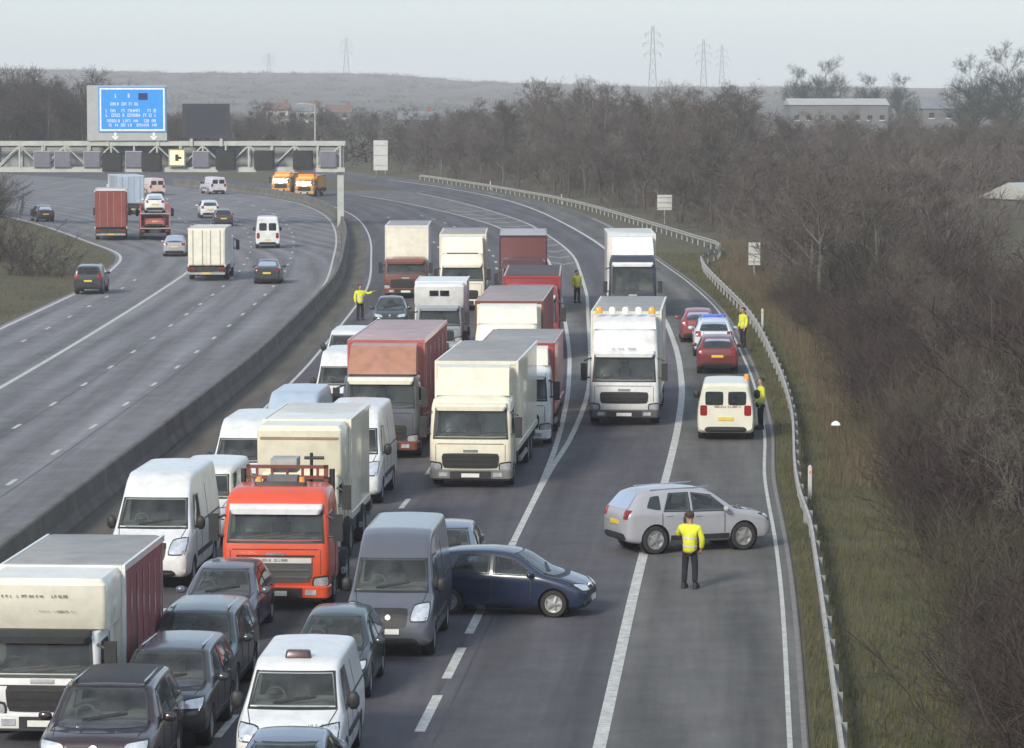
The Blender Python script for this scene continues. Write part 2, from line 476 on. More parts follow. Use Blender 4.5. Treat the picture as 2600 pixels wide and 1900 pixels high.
# ---------------------------------------------------------------- vehicle toolkit (local -Y is forward, origin on the ground at mid-length)
def loft(stations, n=46, sub=3):
    S = np.array(stations, float)
    fs = [pchip(S[:, 0], S[:, k]) for k in range(1, 7)]
    t = np.unique(np.concatenate([np.linspace(0, 1, n), S[:, 0]]))
    rings = []
    for tt in t:
        zb, ze, zt, wl, wb, wt = [float(f(tt)) for f in fs]
        cab = min(1, max(0, (zt - ze - 0.12) / 0.25))
        P = [(wl * .86, zb), (wl * .97, zb + .07), (wl, zb + (ze - zb) * .45), (wl * .995, zb + (ze - zb) * .75), (wb, ze),
             (wb + (wt - wb) * .85, zt - (zt - ze) * .15 - .02 * cab), (wt * .93, zt - .012 * cab), (wt * .55, zt + .018), (0, zt + .03)]
        out = [(0.0, zb)]
        for i in range(len(P) - 1):
            p0, p1, p2, p3 = P[max(i - 1, 0)], P[i], P[i + 1], P[min(i + 2, len(P) - 1)]
            for s in range(sub):
                u = s / sub
                c = []
                for d in (0, 1):
                    m1, m2 = (p2[d] - p0[d]) * .35, (p3[d] - p1[d]) * .35
                    c.append((2 * u**3 - 3 * u**2 + 1) * p1[d] + (u**3 - 2 * u**2 + u) * m1 + (-2 * u**3 + 3 * u**2) * p2[d] + (u**3 - u**2) * m2)
                out.append((c[0], c[1]))
        out.append(P[-1])
        rings.append(out)
    return t, rings

def body_mesh(name, L, stations, sw=1.0, sh=1.0):
    t, rings = loft(stations)
    vs, fs = [], []
    M = len(rings[0])
    loop = 2 * M - 2
    for tt, r in zip(t, rings):
        y = -L / 2 + L * tt
        full = [(x * sw, y, z * sh) for x, z in r] + [(-x * sw, y, z * sh) for x, z in r[-2:0:-1]]
        vs += full
    n = len(t)
    for k in range(n - 1):
        for i in range(loop):
            j = (i + 1) % loop
            fs.append([k * loop + i, k * loop + j, (k + 1) * loop + j, (k + 1) * loop + i])
    for k, rev in ((0, False), (n - 1, True)):
        ring = [k * loop + i for i in range(loop)]
        c = np.mean([vs[i] for i in ring], axis=0)
        vs.append(tuple(c)); ci = len(vs) - 1
        for i in range(loop):
            a, b = ring[i], ring[(i + 1) % loop]
            fs.append([ci, b, a] if not rev else [ci, a, b])
    return mesh_from(name, vs, fs)

def carve(me, cutters):
    """subtract closed cutter meshes; returns the outer skin and the lining left by the cuts"""
    bm = bmesh.new(); bm.from_mesh(me); bmesh.ops.recalc_face_normals(bm, faces=bm.faces); bm.to_mesh(me); bm.free()
    raw = bvh_of(me)
    a = bpy.data.objects.new('tmp_a', me); COL.objects.link(a)
    obs = []
    for cm in cutters:
        bm = bmesh.new(); bm.from_mesh(cm); bmesh.ops.recalc_face_normals(bm, faces=bm.faces); bm.to_mesh(cm); bm.free()
        b = bpy.data.objects.new('tmp_b', cm); COL.objects.link(b); obs.append(b)
        md = a.modifiers.new('b', 'BOOLEAN'); md.operation = 'DIFFERENCE'; md.object = b; md.solver = 'EXACT'
    dg = bpy.context.evaluated_depsgraph_get()
    res = bpy.data.meshes.new_from_object(a.evaluated_get(dg))
    bpy.data.objects.remove(a)
    for b in obs: bpy.data.objects.remove(b)
    out = []
    for inner in (False, True):
        bm = bmesh.new(); bm.from_mesh(res)
        dead = []
        for f in bm.faces:
            hit = raw.find_nearest(f.calc_center_median())
            if (hit[3] > .004) != inner: dead.append(f)
        bmesh.ops.delete(bm, geom=dead, context='FACES')
        m = bpy.data.meshes.new('skin'); bm.to_mesh(m); bm.free()
        m.materials.clear(); m.materials.append(None)
        for p in m.polygons: p.material_index = 0
        m.shade_smooth(); m.set_sharp_from_angle(angle=R(38))
        out.append(m)
    return out
def arch_cutter(W, axles, ra, zw):
    cut = MB()
    for y in axles:
        for s in (-1, 1):
            x0, x1 = (W / 2 - .30, W / 2 + .3) if s > 0 else (-W / 2 - .3, -W / 2 + .30)
            cut.bar((x0, y, zw), (x1, y, zw), ra, 24)
    return cut.mesh('tmp_c')
def hull8(a, b):
    """closed solid between two quads"""
    return MB().add(list(a) + list(b), [[0, 1, 2, 3], [7, 6, 5, 4], [0, 4, 5, 1], [1, 5, 6, 2], [2, 6, 7, 3], [3, 7, 4, 0]]).mesh('tmp_h')
def hit_y(bv, x, z, view):
    d, org = RAY[view]
    loc = bv.ray_cast(org(x, z), d)[0]
    return loc.y if loc else 0.0
def seats(P, rows, z, h=.40):
    for y, xs in rows:
        for x in xs:
            P.append(('seat', vloft('seat', [(z - .08, .23, y, y + .14, .05), (z + h * .55, .22, y + .05, y + .16, .05), (z + h * .62, .12, y + .07, y + .15, .04), (z + h, .13, y + .08, y + .17, .04)], 3, 40), 'seat'))

def bvh_of(me):
    return BVHTree.FromPolygons([v.co.copy() for v in me.vertices], [list(p.vertices) for p in me.polygons])

RAY = {'F': (Vector((0, 1, 0)), lambda a, b: Vector((a, -30, b))), 'B': (Vector((0, -1, 0)), lambda a, b: Vector((a, 30, b))),
       'L': (Vector((1, 0, 0)), lambda a, b: Vector((-30, a, b))), 'R': (Vector((-1, 0, 0)), lambda a, b: Vector((30, a, b))),
       'T': (Vector((0, 0, -1)), lambda a, b: Vector((a, b, 60)))}
def patch(name, bvh, quad, view, off_=0.012, n=8, m=6, rnd=0.06):
    """a thin panel lying on the body; quad = 4 corners seen along the view axis"""
    d, org = RAY[view]
    c00, c10, c11, c01 = [np.array(c, float) for c in quad]
    G = {}
    for i in range(n + 1):
        for j in range(m + 1):
            u, v = i / n, j / m
            uu = .5 + (u - .5) * (1 - rnd * abs(2 * v - 1) ** 5)
            vv = .5 + (v - .5) * (1 - rnd * abs(2 * u - 1) ** 5)
            q = (c00 * (1 - uu) + c10 * uu) * (1 - vv) + (c01 * (1 - uu) + c11 * uu) * vv
            o = org(float(q[0]), float(q[1]))
            loc, nor, _, _ = bvh.ray_cast(o, d)
            if loc is None:
                G[i, j] = None
            else:
                if nor.dot(d) > 0: nor = -nor
                nor = (nor - d * 0.4).normalized()
                G[i, j] = (loc + nor * off_, loc - nor * 0.03)
    for k, g in list(G.items()):
        if g is None:
            best = min(((abs(k[0] - a[0]) + abs(k[1] - a[1]), a) for a, h in G.items() if h is not None), default=None)
            if best is None: return None
            G[k] = G[best[1]]
    idx = {}
    vs, fs = [], []
    for i in range(n + 1):
        for j in range(m + 1):
            idx[i, j] = len(vs); vs.append(tuple(G[i, j][0]))
    for i in range(n):
        for j in range(m): fs.append([idx[i, j], idx[i + 1, j], idx[i + 1, j + 1], idx[i, j + 1]])
    border = [(i, 0) for i in range(n)] + [(n, j) for j in range(m)] + [(i, m) for i in range(n, 0, -1)] + [(0, j) for j in range(m, 0, -1)]
    b0 = len(vs)
    for k in border: vs.append(tuple(G[k][1]))
    nb = len(border)
    for i in range(nb):
        a, b = idx[border[i]], idx[border[(i + 1) % nb]]
        fs.append([a, b, b0 + (i + 1) % nb, b0 + i])
    return mesh_from(name, vs, fs, 40)

def frame_patch(name, bvh, inner, outer, view, n=6):
    """a thin seal running between two quads on the body"""
    b = MB()
    d, org = RAY[view]
    def put(q):
        loc, nor, _, _ = bvh.ray_cast(org(float(q[0]), float(q[1])), d)
        if loc is None: loc = bvh.find_nearest(org(float(q[0]), float(q[1])))[0]
        return loc - d * .014
    c = np.mean(inner, axis=0)
    for k in range(4):
        i0, i1 = np.array(inner[k]), np.array(inner[(k + 1) % 4])
        i0 = i0 + (c - i0) * .03; i1 = i1 + (c - i1) * .03
        o0, o1 = np.array(outer[k]), np.array(outer[(k + 1) % 4])
        P_ = []
        for t in range(n + 1):
            P_ += [put(i0 + (i1 - i0) * t / n), put(o0 + (o1 - o0) * t / n)]
        b.add(P_, [[2 * t, 2 * t + 1, 2 * t + 3, 2 * t + 2] for t in range(n)])
    return b.mesh(name)

def rect(a0, a1, b0, b1): return [(a0, b0), (a1, b0), (a1, b1), (a0, b1)]
def mirror_q(q): return [(-a, b) for a, b in q]

WHEELS = {}
def wheel_meshes(r, w, truck=False):
    k = (round(r, 2), round(w, 2), truck)
    if k in WHEELS: return WHEELS[k]
    h = w / 2
    rr = r * (0.62 if truck else 0.66)
    ty = MB().lathe([(-h * .8, rr), (-h, rr * 1.06), (-h, r * .93), (-h * .75, r * .99), (0, r), (h * .75, r * .99), (h, r * .93), (h, rr * 1.06), (h * .8, rr), (-h * .8, rr)], 24).mesh('wheel', 40)
    rm = MB()
    rm.lathe([(h * .82, rr * 1.0), (h * .88, rr * .99), (h * .86, rr * .88), (h * .35, rr * .86), (h * .30, 0.0)], 24)
    rm.lathe([(h * .3, rr * .24), (h * .95, rr * .22), (h * .98, 0.0)], 12)
    sp = 8 if truck else 5
    for i in range(sp):
        t = 2 * math.pi * i / sp
        u = Vector((0, math.cos(t), math.sin(t))); v = Vector((0, -math.sin(t), math.cos(t)))
        pr = []
        for rad, wd, x in ((rr * .15, rr * .13, h * .9), (rr * .95, rr * .10, h * .72)):
            for s in (-1, 1):
                for dx in (0, -.03):
                    pr.append(u * rad + v * (wd * s) + Vector((x + dx, 0, 0)))
        rm.add(pr, [[0, 2, 6, 4], [1, 5, 7, 3], [0, 4, 5, 1], [2, 3, 7, 6]])
    WHEELS[k] = (ty, rm.mesh('rim', 30))
    return WHEELS[k]
def add_wheels(root, axles, x, r, w, rim=ALLOY, truck=False, twin=()):
    ty, rm = wheel_meshes(r, w, truck)
    for y in axles:
        for s in (-1, 1):
            o = mk('wheel', ty, RUBBER, root, loc=(s * x, y, r + .004), rot=(0, 0, 0 if s > 0 else math.pi))
            mk('rim', rm, rim, o)

SHAPES = {
 'hatchback': dict(L=3.95, W=1.70, st=[
  (0, .32, .50, .56, .58, .57, .48), (.02, .24, .58, .67, .73, .71, .61), (.06, .20, .66, .76, .82, .80, .70), (.15, .18, .77, .88, .85, .83, .74),
  (.26, .18, .87, .98, .85, .835, .76), (.33, .18, .90, 1.16, .85, .83, .71), (.41, .18, .92, 1.36, .85, .83, .63), (.47, .18, .93, 1.44, .85, .83, .60),
  (.60, .18, .94, 1.48, .85, .83, .59), (.78, .18, .96, 1.45, .85, .83, .58), (.88, .19, .98, 1.37, .84, .82, .57), (.95, .21, .97, 1.14, .82, .80, .62),
  (.985, .25, .90, .98, .78, .76, .66), (1, .32, .76, .82, .68, .66, .55)],
  axles=(-1.20, 1.24), r=.31, ws=(.93, 1.40, .66, .50), rw=(1.02, 1.36), hl=(.60, .72), tl=(.80, 1.0), side=[(-.62, .20), (.30, 1.20)]),
 'saloon': dict(L=4.5, W=1.78, st=[
  (0, .32, .48, .55, .62, .60, .50), (.02, .24, .56, .66, .77, .75, .64), (.06, .20, .66, .76, .86, .84, .73), (.16, .18, .77, .87, .89, .87, .77),
  (.27, .18, .86, .96, .89, .875, .79), (.34, .18, .89, 1.16, .89, .87, .73), (.42, .18, .91, 1.36, .89, .87, .64), (.48, .18, .92, 1.42, .89, .87, .61),
  (.60, .18, .93, 1.45, .89, .87, .60), (.72, .18, .94, 1.40, .89, .87, .60), (.80, .18, .96, 1.22, .88, .86, .66), (.86, .19, .97, 1.08, .87, .85, .74),
  (.96, .22, .95, 1.03, .83, .81, .73), (1, .32, .80, .88, .74, .72, .62)],
  axles=(-1.35, 1.32), r=.32, ws=(.93, 1.38, .69, .53), rw=(1.10, 1.36), hl=(.60, .71), tl=(.80, .95), side=[(-.62, .24), (.32, 1.15)]),
 'suv': dict(L=4.4, W=1.85, st=[
  (0, .42, .62, .70, .66, .66, .56), (.02, .34, .74, .84, .80, .78, .68), (.06, .29, .84, .95, .89, .87, .76), (.15, .28, .93, 1.04, .92, .90, .80),
  (.25, .28, 1.0, 1.10, .925, .91, .82), (.31, .28, 1.03, 1.26, .925, .91, .78), (.40, .28, 1.05, 1.52, .925, .91, .70), (.46, .28, 1.05, 1.61, .925, .91, .68),
  (.60, .28, 1.06, 1.66, .925, .91, .67), (.80, .28, 1.09, 1.63, .925, .90, .66), (.90, .29, 1.11, 1.54, .91, .89, .65), (.96, .31, 1.08, 1.26, .89, .87, .70),
  (.99, .36, 1.0, 1.08, .85, .83, .74), (1, .44, .86, .93, .76, .74, .64)],
  axles=(-1.30, 1.36), r=.37, ws=(1.07, 1.58, .72, .56), rw=(1.16, 1.56), hl=(.76, .89), tl=(.92, 1.16), side=[(-.66, .24), (.34, 1.12)], sill=True),
 'offroader': dict(L=4.7, W=1.92, st=[
  (0, .46, .72, .82, .76, .76, .68), (.015, .38, .86, .98, .88, .86, .78), (.05, .34, .96, 1.08, .94, .92, .82), (.15, .32, 1.04, 1.14, .96, .94, .85),
  (.25, .32, 1.10, 1.19, .96, .945, .86), (.30, .32, 1.12, 1.36, .96, .94, .82), (.37, .32, 1.13, 1.62, .96, .94, .76), (.42, .32, 1.14, 1.73, .96, .94, .74),
  (.60, .32, 1.15, 1.78, .96, .94, .73), (.85, .32, 1.16, 1.76, .96, .93, .72), (.95, .33, 1.17, 1.70, .95, .92, .71), (.985, .35, 1.14, 1.42, .93, .90, .75),
  (1, .44, 1.0, 1.12, .86, .84, .72)],
  axles=(-1.42, 1.42), r=.39, ws=(1.16, 1.69, .78, .65), rw=(1.22, 1.66), hl=(.84, 1.0), tl=(.95, 1.30), side=[(-.62, .26), (.36, 1.2)], sill=True),
 'van': dict(L=5.5, W=2.0, st=[
  (0, .40, .60, .70, .78, .76, .64), (.015, .32, .78, .92, .93, .90, .80), (.05, .29, .95, 1.07, .98, .96, .87), (.12, .28, 1.10, 1.24, 1.0, .98, .90),
  (.16, .28, 1.18, 1.34, 1.0, .98, .90), (.20, .28, 1.23, 1.62, 1.0, .98, .87), (.26, .28, 1.27, 2.00, 1.0, .98, .82), (.31, .28, 1.28, 2.26, 1.0, .98, .80),
  (.37, .28, 1.29, 2.43, 1.0, .98, .80), (.45, .28, 1.30, 2.50, 1.0, .98, .82), (.95, .30, 1.30, 2.50, 1.0, .98, .82), (.985, .34, 1.30, 2.46, .99, .97, .81),
  (1, .42, 1.28, 2.38, .95, .93, .76)],
  axles=(-1.72, 1.62), r=.34, ws=(1.36, 1.98, .84, .76), rw=(1.42, 2.02), hl=(.82, 1.12), tl=(.80, 1.25), side=[(-1.32, -.55)], van=True),
 'small_van': dict(L=4.9, W=1.94, st=[
  (0, .36, .56, .66, .74, .72, .60), (.015, .28, .74, .86, .90, .87, .76), (.05, .25, .88, 1.0, .95, .93, .83), (.13, .24, 1.0, 1.12, .97, .95, .86),
  (.18, .24, 1.06, 1.20, .97, .95, .86), (.23, .24, 1.09, 1.44, .97, .95, .82), (.30, .24, 1.11, 1.74, .97, .95, .77), (.35, .24, 1.12, 1.87, .97, .95, .76),
  (.42, .24, 1.12, 1.94, .97, .95, .77), (.95, .25, 1.12, 1.94, .97, .95, .78), (.985, .28, 1.12, 1.90, .96, .94, .77), (1, .36, 1.10, 1.82, .92, .90, .72)],
  axles=(-1.50, 1.45), r=.33, ws=(1.22, 1.76, .80, .70), rw=(1.20, 1.66), hl=(.74, .98), tl=(.85, 1.2), side=[(-1.08, -.25)], van=True),
}
CAR_CACHE = {}
def car_parts(kind):
    if kind in CAR_CACHE: return CAR_CACHE[kind]
    s = SHAPES[kind]
    L, W = s['L'], s['W']
    raw = body_mesh(kind + '_body', L, s['st'])
    bv = bvh_of(raw)
    ra = s['r'] + .055
    P = []
    add = lambda n, me, m: P.append((n, me, m)) if me is not None else None
    z0, z1, w0, w1 = s['ws']; r0, r1 = s['rw']
    e = .03
    fq = [(sx * w, hit_y(bv, sx * w, z, 'F') - .10, z) for sx, w, z in ((-1, w0 - e, z0 + e), (1, w0 - e, z0 + e), (1, w1 - e, z1 - e), (-1, w1 - e, z1 - e))]
    if s.get('van'):
        yb = s['side'][0][1] + .25
        bq = [(-w0 + .05, yb, z0), (w0 - .05, yb, z0), (w1 - .04, yb, z1), (-w1 + .04, yb, z1)]
    else:
        bq = [(sx * w, hit_y(bv, sx * w, z, 'B') + .10, z) for sx, w, z in ((-1, w0 * .92 - e, r0 + e), (1, w0 * .92 - e, r0 + e), (1, w1 * .95 - e, r1 - e), (-1, w1 * .95 - e, r1 - e))]
    cutters = [arch_cutter(W, s['axles'], ra, s['r']), hull8(fq, bq)]
    f = pchip([q[0] for q in s['st']], [q[3] for q in s['st']])
    fb = pchip([q[0] for q in s['st']], [q[2] for q in s['st']])
    def side_quad(a, b):
        zt = lambda y: float(f((y + L / 2) / L)) - .10
        zl = lambda y: float(fb((y + L / 2) / L)) + .035
        if s.get('van'): zt = lambda y: min(float(f((y + L / 2) / L)) - .12, s['ws'][1] + .02)
        sl = .34 if a == s['side'][0][0] else 0.0
        q = [(a - sl * .55, zl(a)), (b, zl(b)), (b, zt(b)), (a + sl, zt(a + sl))]
        if b > 1.0: q[2] = (b - .22, zt(b - .22))
        return q
    for a, b in s['side']:
        q = side_quad(a, b)
        c = np.mean(q, axis=0)
        q = [(p[0] + (.03 if p[0] < c[0] else -.03), p[1] + (.025 if p[1] < c[1] else -.025)) for p in q]
        cutters.append(hull8([(-W, p[0], p[1]) for p in q], [(W, p[0], p[1]) for p in q]))
    body, lining = carve(raw, cutters)
    if kind in ('suv', 'offroader'):
        for v in ('L', 'R'):
            a_, b_ = (1.20, 1.62) if kind == 'suv' else (1.28, 1.98)
            zq = float(f((b_ - .2 + L / 2) / L)) - .14
            add('quarter_window', patch('quarter_window', bv, [(a_, float(fb((a_ + L / 2) / L)) + .05), (b_, float(fb((b_ + L / 2) / L)) + .10), (b_ - .16, zq), (a_, zq + .03)], v, .010, 4, 4, .06), 'pane')
    add('body', body, 'paint')
    add('cabin_lining', lining, 'lining')
    ys_ = s['side'][0]
    seats(P, [((ys_[0] + ys_[1]) / 2 + .12, (-.37, .37))] + ([] if s.get('van') else [(s['side'][1][1] - .25, (-.40, 0, .40))]), z0 + .0, .42)
    add('dashboard', vloft('dashboard', [(z0 - .05, w0 - .06, fq[0][1] + .22, fq[0][1] + .60, .08), (z0 + .05, w0 - .10, fq[0][1] + .30, fq[0][1] + .58, .08)], 4, 40), 'seat')
    add('steering_wheel', MB().lathe([(-.02, .16), (.0, .185), (.02, .16), (.0, .14), (-.02, .16)], 16, 'Z').mesh('steering_wheel', 60), 'seat')
    for v in P[-1][1].vertices: v.co = Vector((v.co.x - .37, fq[0][1] + .66 + v.co.z + v.co.y * .35, z0 + .10 + v.co.y * .9))
    for y in s['axles']:
        for sg in (-1, 1):
            c = MB(); x1, x0 = W / 2 - .05, W / 2 - .29
            n = 20
            vs = [(sg * x, y + (ra - .006) * math.cos(2 * math.pi * i / n), s['r'] + (ra - .006) * math.sin(2 * math.pi * i / n)) for x in (x0, x1) for i in range(n)]
            c.add(vs, [[i, (i + 1) % n, n + (i + 1) % n, n + i] for i in range(n)] + [list(range(n))])
            add('wheel_arch', c.mesh('wheel_arch'), 'black')
    z0, z1, w0, w1 = s['ws']
    add('window_seal', frame_patch('window_seal', bv, [(-w0, z0), (w0, z0), (w1, z1), (-w1, z1)], [(-w0 - .02, z0 - .03), (w0 + .02, z0 - .03), (w1 + .02, z1 + .015), (-w1 - .02, z1 + .015)], 'F'), 'black')
    add('windscreen', patch('windscreen', bv, [(-w0, z0), (w0, z0), (w1, z1), (-w1, z1)], 'F', .014, 12, 8, .05), 'screen')
    for sg in (-1, 1):
        add('bonnet_seam', patch('bonnet_seam', bv, [(sg * W * .36, -L * .44), (sg * W * .36 + sg * .016, -L * .44), (sg * W * .41 + sg * .016, -L * (.33 if s.get('van') else .24)), (sg * W * .41, -L * (.33 if s.get('van') else .24))], 'T', .006, 1, 8, 0), 'black')
        if s.get('van'):
            v_ = 'R' if sg > 0 else 'L'
            add('rub_strip', patch('rub_strip', bv, rect(s['axles'][0] + .5, s['axles'][1] - .5, .62, .74), v_, .02, 8, 1, 0), 'black')
            add('slide_rail', patch('slide_rail', bv, rect(.1, L / 2 - .3, s['ws'][0] - .02, s['ws'][0] + .015), v_, .012, 6, 1, 0), 'black')
            add('panel_seam', patch('panel_seam', bv, rect(.62, .636, .5, s['rw'][1] + .1), v_, .006, 1, 8, 0), 'black')
    r0, r1 = s['rw']
    if s.get('van'):
        for sg in (-1, 1):
            add('rear_window', patch('rear_window', bv, rect(sg * .08, sg * .70, r0, r1), 'B', .012, 6, 5), 'pane')
            add('rear_door', patch('rear_door', bv, rect(sg * .02, sg * .86, .55, r0 + (r1 - r0) * 1.35), 'B', .006, 6, 8, .03), 'paint')
    else:
        add('rear_window', patch('rear_window', bv, [(-w0 * .92, r0), (w0 * .92, r0), (w1 * .95, r1), (-w1 * .95, r1)], 'B', .012, 10, 6), 'glass')
    zl = lambda y: float(fb((y + L / 2) / L)) + .035
    for a, b in s['side']:
        q = side_quad(a, b)
        for v in ('L', 'R'):
            qs = [(q[0][0] - .02, q[0][1] - .015), (q[1][0] + .015, q[1][1] - .015), (q[2][0] + .015, q[2][1] + .015), (q[3][0] - .015, q[3][1] + .015)]
            add('window_seal', frame_patch('window_seal', bv, q, qs, v), 'black')
            add('side_window', patch('side_window', bv, q, v, .012, 8, 5, .05), 'glass')
    h0, h1 = s['hl']
    hw = W / 2
    for sg in (-1, 1):
        add('headlight_surround', patch('headlight_surround', bv, [(sg * (hw - .53), h0 - .02), (sg * (hw - .08), h0 - .01), (sg * (hw - .06), h1 + .075), (sg * (hw - .44), h1 + .025)], 'F', .008, 6, 4, .1), 'black')
        add('headlight', patch('headlight', bv, [(sg * (hw - .50), h0 + .01), (sg * (hw - .10), h0 + .02), (sg * (hw - .08), h1 + .05), (sg * (hw - .42), h1)], 'F', .014, 6, 4, .1), 'lamp')
        t0, t1 = s['tl']
        add('tail_light', patch('tail_light', bv, rect(sg * (hw - .34), sg * (hw - .10), t0, t1), 'B', .014, 4, 5, .08), 'tail')
        mz, my = z0 + .06, s['side'][0][0] - .05
        c = MB(); c.lathe([(-.09, 0), (-.085, .05), (-.03, .085), (.05, .08), (.09, .04), (.095, 0)], 12, 'X', (0, 0, 0))
        me = c.mesh('wing_mirror', 60)
        for v in me.vertices: v.co = Vector((v.co.x * 1.25 + sg * (hw + .09), v.co.y * .8 + my, v.co.z * (1.9 if s.get('van') else 1.0) + mz))
        add('wing_mirror', me, 'mirror')
    g0 = h0 - .12
    add('grille', patch('grille', bv, [(-.42, g0), (.42, g0), (.46, h1 - .04), (-.46, h1 - .04)], 'F', .010, 8, 4), 'black')
    add('badge', patch('badge', bv, rect(-.06, .06, h0 + .03, h0 + .13), 'F', .03, 4, 4, .3), 'chrome')
    zb = s['st'][1][1]
    add('lower_bumper', patch('lower_bumper', bv, [(-.70, zb + .0), (.70, zb + .0), (.66, zb + .16), (-.66, zb + .16)], 'F', .012, 10, 3, .1), 'black')
    add('number_plate', patch('number_plate', bv, rect(-.26, .26, g0 - .14, g0 - .03), 'F', .03, 4, 2, 0), 'plate_w')
    add('number_plate', patch('number_plate', bv, rect(-.26, .26, t0 - .16, t0 - .05), 'B', .03, 4, 2, 0), 'plate_y')
    add('rear_bumper', patch('rear_bumper', bv, [(-.72, zb + .02), (.72, zb + .02), (.70, zb + .2), (-.70, zb + .2)], 'B', .014, 10, 3, .1), 'black')
    for v in ('L', 'R'):
        ys = [s['side'][0][0] - .05] + [b + .04 for a, b in s['side']]
        for yy in ys:
            add('door_seam', patch('door_seam', bv, rect(yy - .009, yy + .009, zb + .16, zl(0) - .02), v, .006, 1, 6, 0), 'black')
        if s.get('sill'):
            add('sill', patch('sill', bv, rect(s['axles'][0] + .45, s['axles'][1] - .45, zb + .01, zb + .14), v, .014, 8, 2, 0), 'black')
        for a, b in s['side']:
            add('door_handle', patch('door_handle', bv, rect(b - .24, b - .06, zl(b) - .13, zl(b) - .09), v, .025, 3, 1, 0), 'paint')
    if kind in ('suv', 'offroader'):
        for sg in (-1, 1):
            c = MB(); zr = s['st'][8][3]
            c.bar((sg * .60, -.35, zr + .02), (sg * .58, 1.4, zr - .02), .022, 8)
            add('roof_rail', c.mesh('roof_rail', 40), 'chrome')
    for sg in (-1, 1):                      # wipers
        wz = z0 + .05
        me = patch('wiper', bv, [(sg * .05 - .30, wz), (sg * .05 + .34, wz + .10), (sg * .05 + .34, wz + .125), (sg * .05 - .30, wz + .03)], 'F', .03, 5, 1, 0)
        add('wiper', me, 'black')
    CAR_CACHE[kind] = P
    return P

TAUT = 0.065
def car(kind, name, label, cat, x, y, yaw, col, scale=(1, 1, 1), group=None, rim=ALLOY, away=False, mirror=None, rear=False):
    """x, y = centre of the end nearest the camera; away = it drives away from the camera"""
    s = SHAPES[kind]
    half = s['L'] / 2 * scale[1]
    rz = yaw + (math.pi if away else 0)
    dirv = Vector((math.sin(yaw), -math.cos(yaw), 0))
    c = Vector((x, y, 0)) - dirv * half
    root = empty(name, (c.x, c.y, 0.0), rz)
    root.scale = scale
    tag(root, label, cat, group)
    M = {'paint': col, 'lining': LINING, 'seat': SEAT, 'glass': GLASS, 'screen': GLASS_PALE, 'black': BLACK, 'lamp': LAMP, 'tail': TAIL, 'plate_w': PLATE_W, 'plate_y': PLATE_Y, 'pane': PANE, 'chrome': CHROME, 'mirror': mirror or (BLACK if s.get('van') else col)}
    for n, me, k in car_parts(kind):
        mk(n, me, M[k], root)
    add_wheels(root, s['axles'], s['W'] / 2 - .125, s['r'], .22, rim)
    return root
def sideways(kind, name, label, cat, cx, cy, rz, col, scale=(1, 1, 1), **kw):
    o = car(kind, name, label, cat, cx, cy, 0, col, scale, **kw)
    o.location = (cx, cy, 0); o.rotation_euler = (0, 0, rz)
    return o

# ---------------------------------------------------------------- lorries
def vloft(name, sts, nc=5, smooth=40):
    """stations (z, half width, y front, y back, corner radius) joined upwards"""
    vs, fs = [], []
    for z, w, yf, yb, r in sts:
        r = min(r, w * .95, (yb - yf) * .45)
        for cx, cy, a0 in ((w - r, yb - r, 0), (-w + r, yb - r, 90), (-w + r, yf + r, 180), (w - r, yf + r, 270)):
            for i in range(nc):
                a = R(a0 + 90 * i / (nc - 1))
                vs.append((cx + r * math.cos(a), cy + r * math.sin(a), z))
    n = 4 * nc
    for k in range(len(sts) - 1):
        for i in range(n): fs.append([k * n + i, k * n + (i + 1) % n, (k + 1) * n + (i + 1) % n, (k + 1) * n + i])
    fs += [list(range(n))[::-1], [(len(sts) - 1) * n + i for i in range(n)]]
    return mesh_from(name, vs, fs, smooth)

def letter_marks(name, parent, m, x0, x1, z0, z1, y, rows=1, seed=1, fill=.8, facing=-1):
    """illegible rows of lettering, as raised strokes on a face that looks along -Y or +Y"""
    rnd = random.Random(seed)
    b = MB(); h = (z1 - z0) / rows
    for r in range(rows):
        za, zb = z1 - (r + 1) * h + h * .2, z1 - r * h - h * .12
        x = x0
        while x < x1:
            w = h * rnd.uniform(.28, .62)
            if rnd.random() < fill and x + w < x1:
                t = h * .10
                kind = rnd.randrange(4)
                ya, yb = (y - .006, y + .002) if facing < 0 else (y - .002, y + .006)
                b.box(x, x + t, ya, yb, za, zb)
                if kind != 1: b.box(x + w - t, x + w, ya, yb, za, zb)
                if kind in (0, 2): b.box(x + t, x + w - t, ya, yb, zb - t, zb)
                if kind in (1, 2): b.box(x + t, x + w - t, ya, yb, za, za + t)
                if kind == 3: b.box(x + t, x + w - t, ya, yb, (za + zb) / 2 - t / 2, (za + zb) / 2 + t / 2)
            x += w + h * (.16 if rnd.random() < .82 else .75)
    return b.build(name, m, parent)

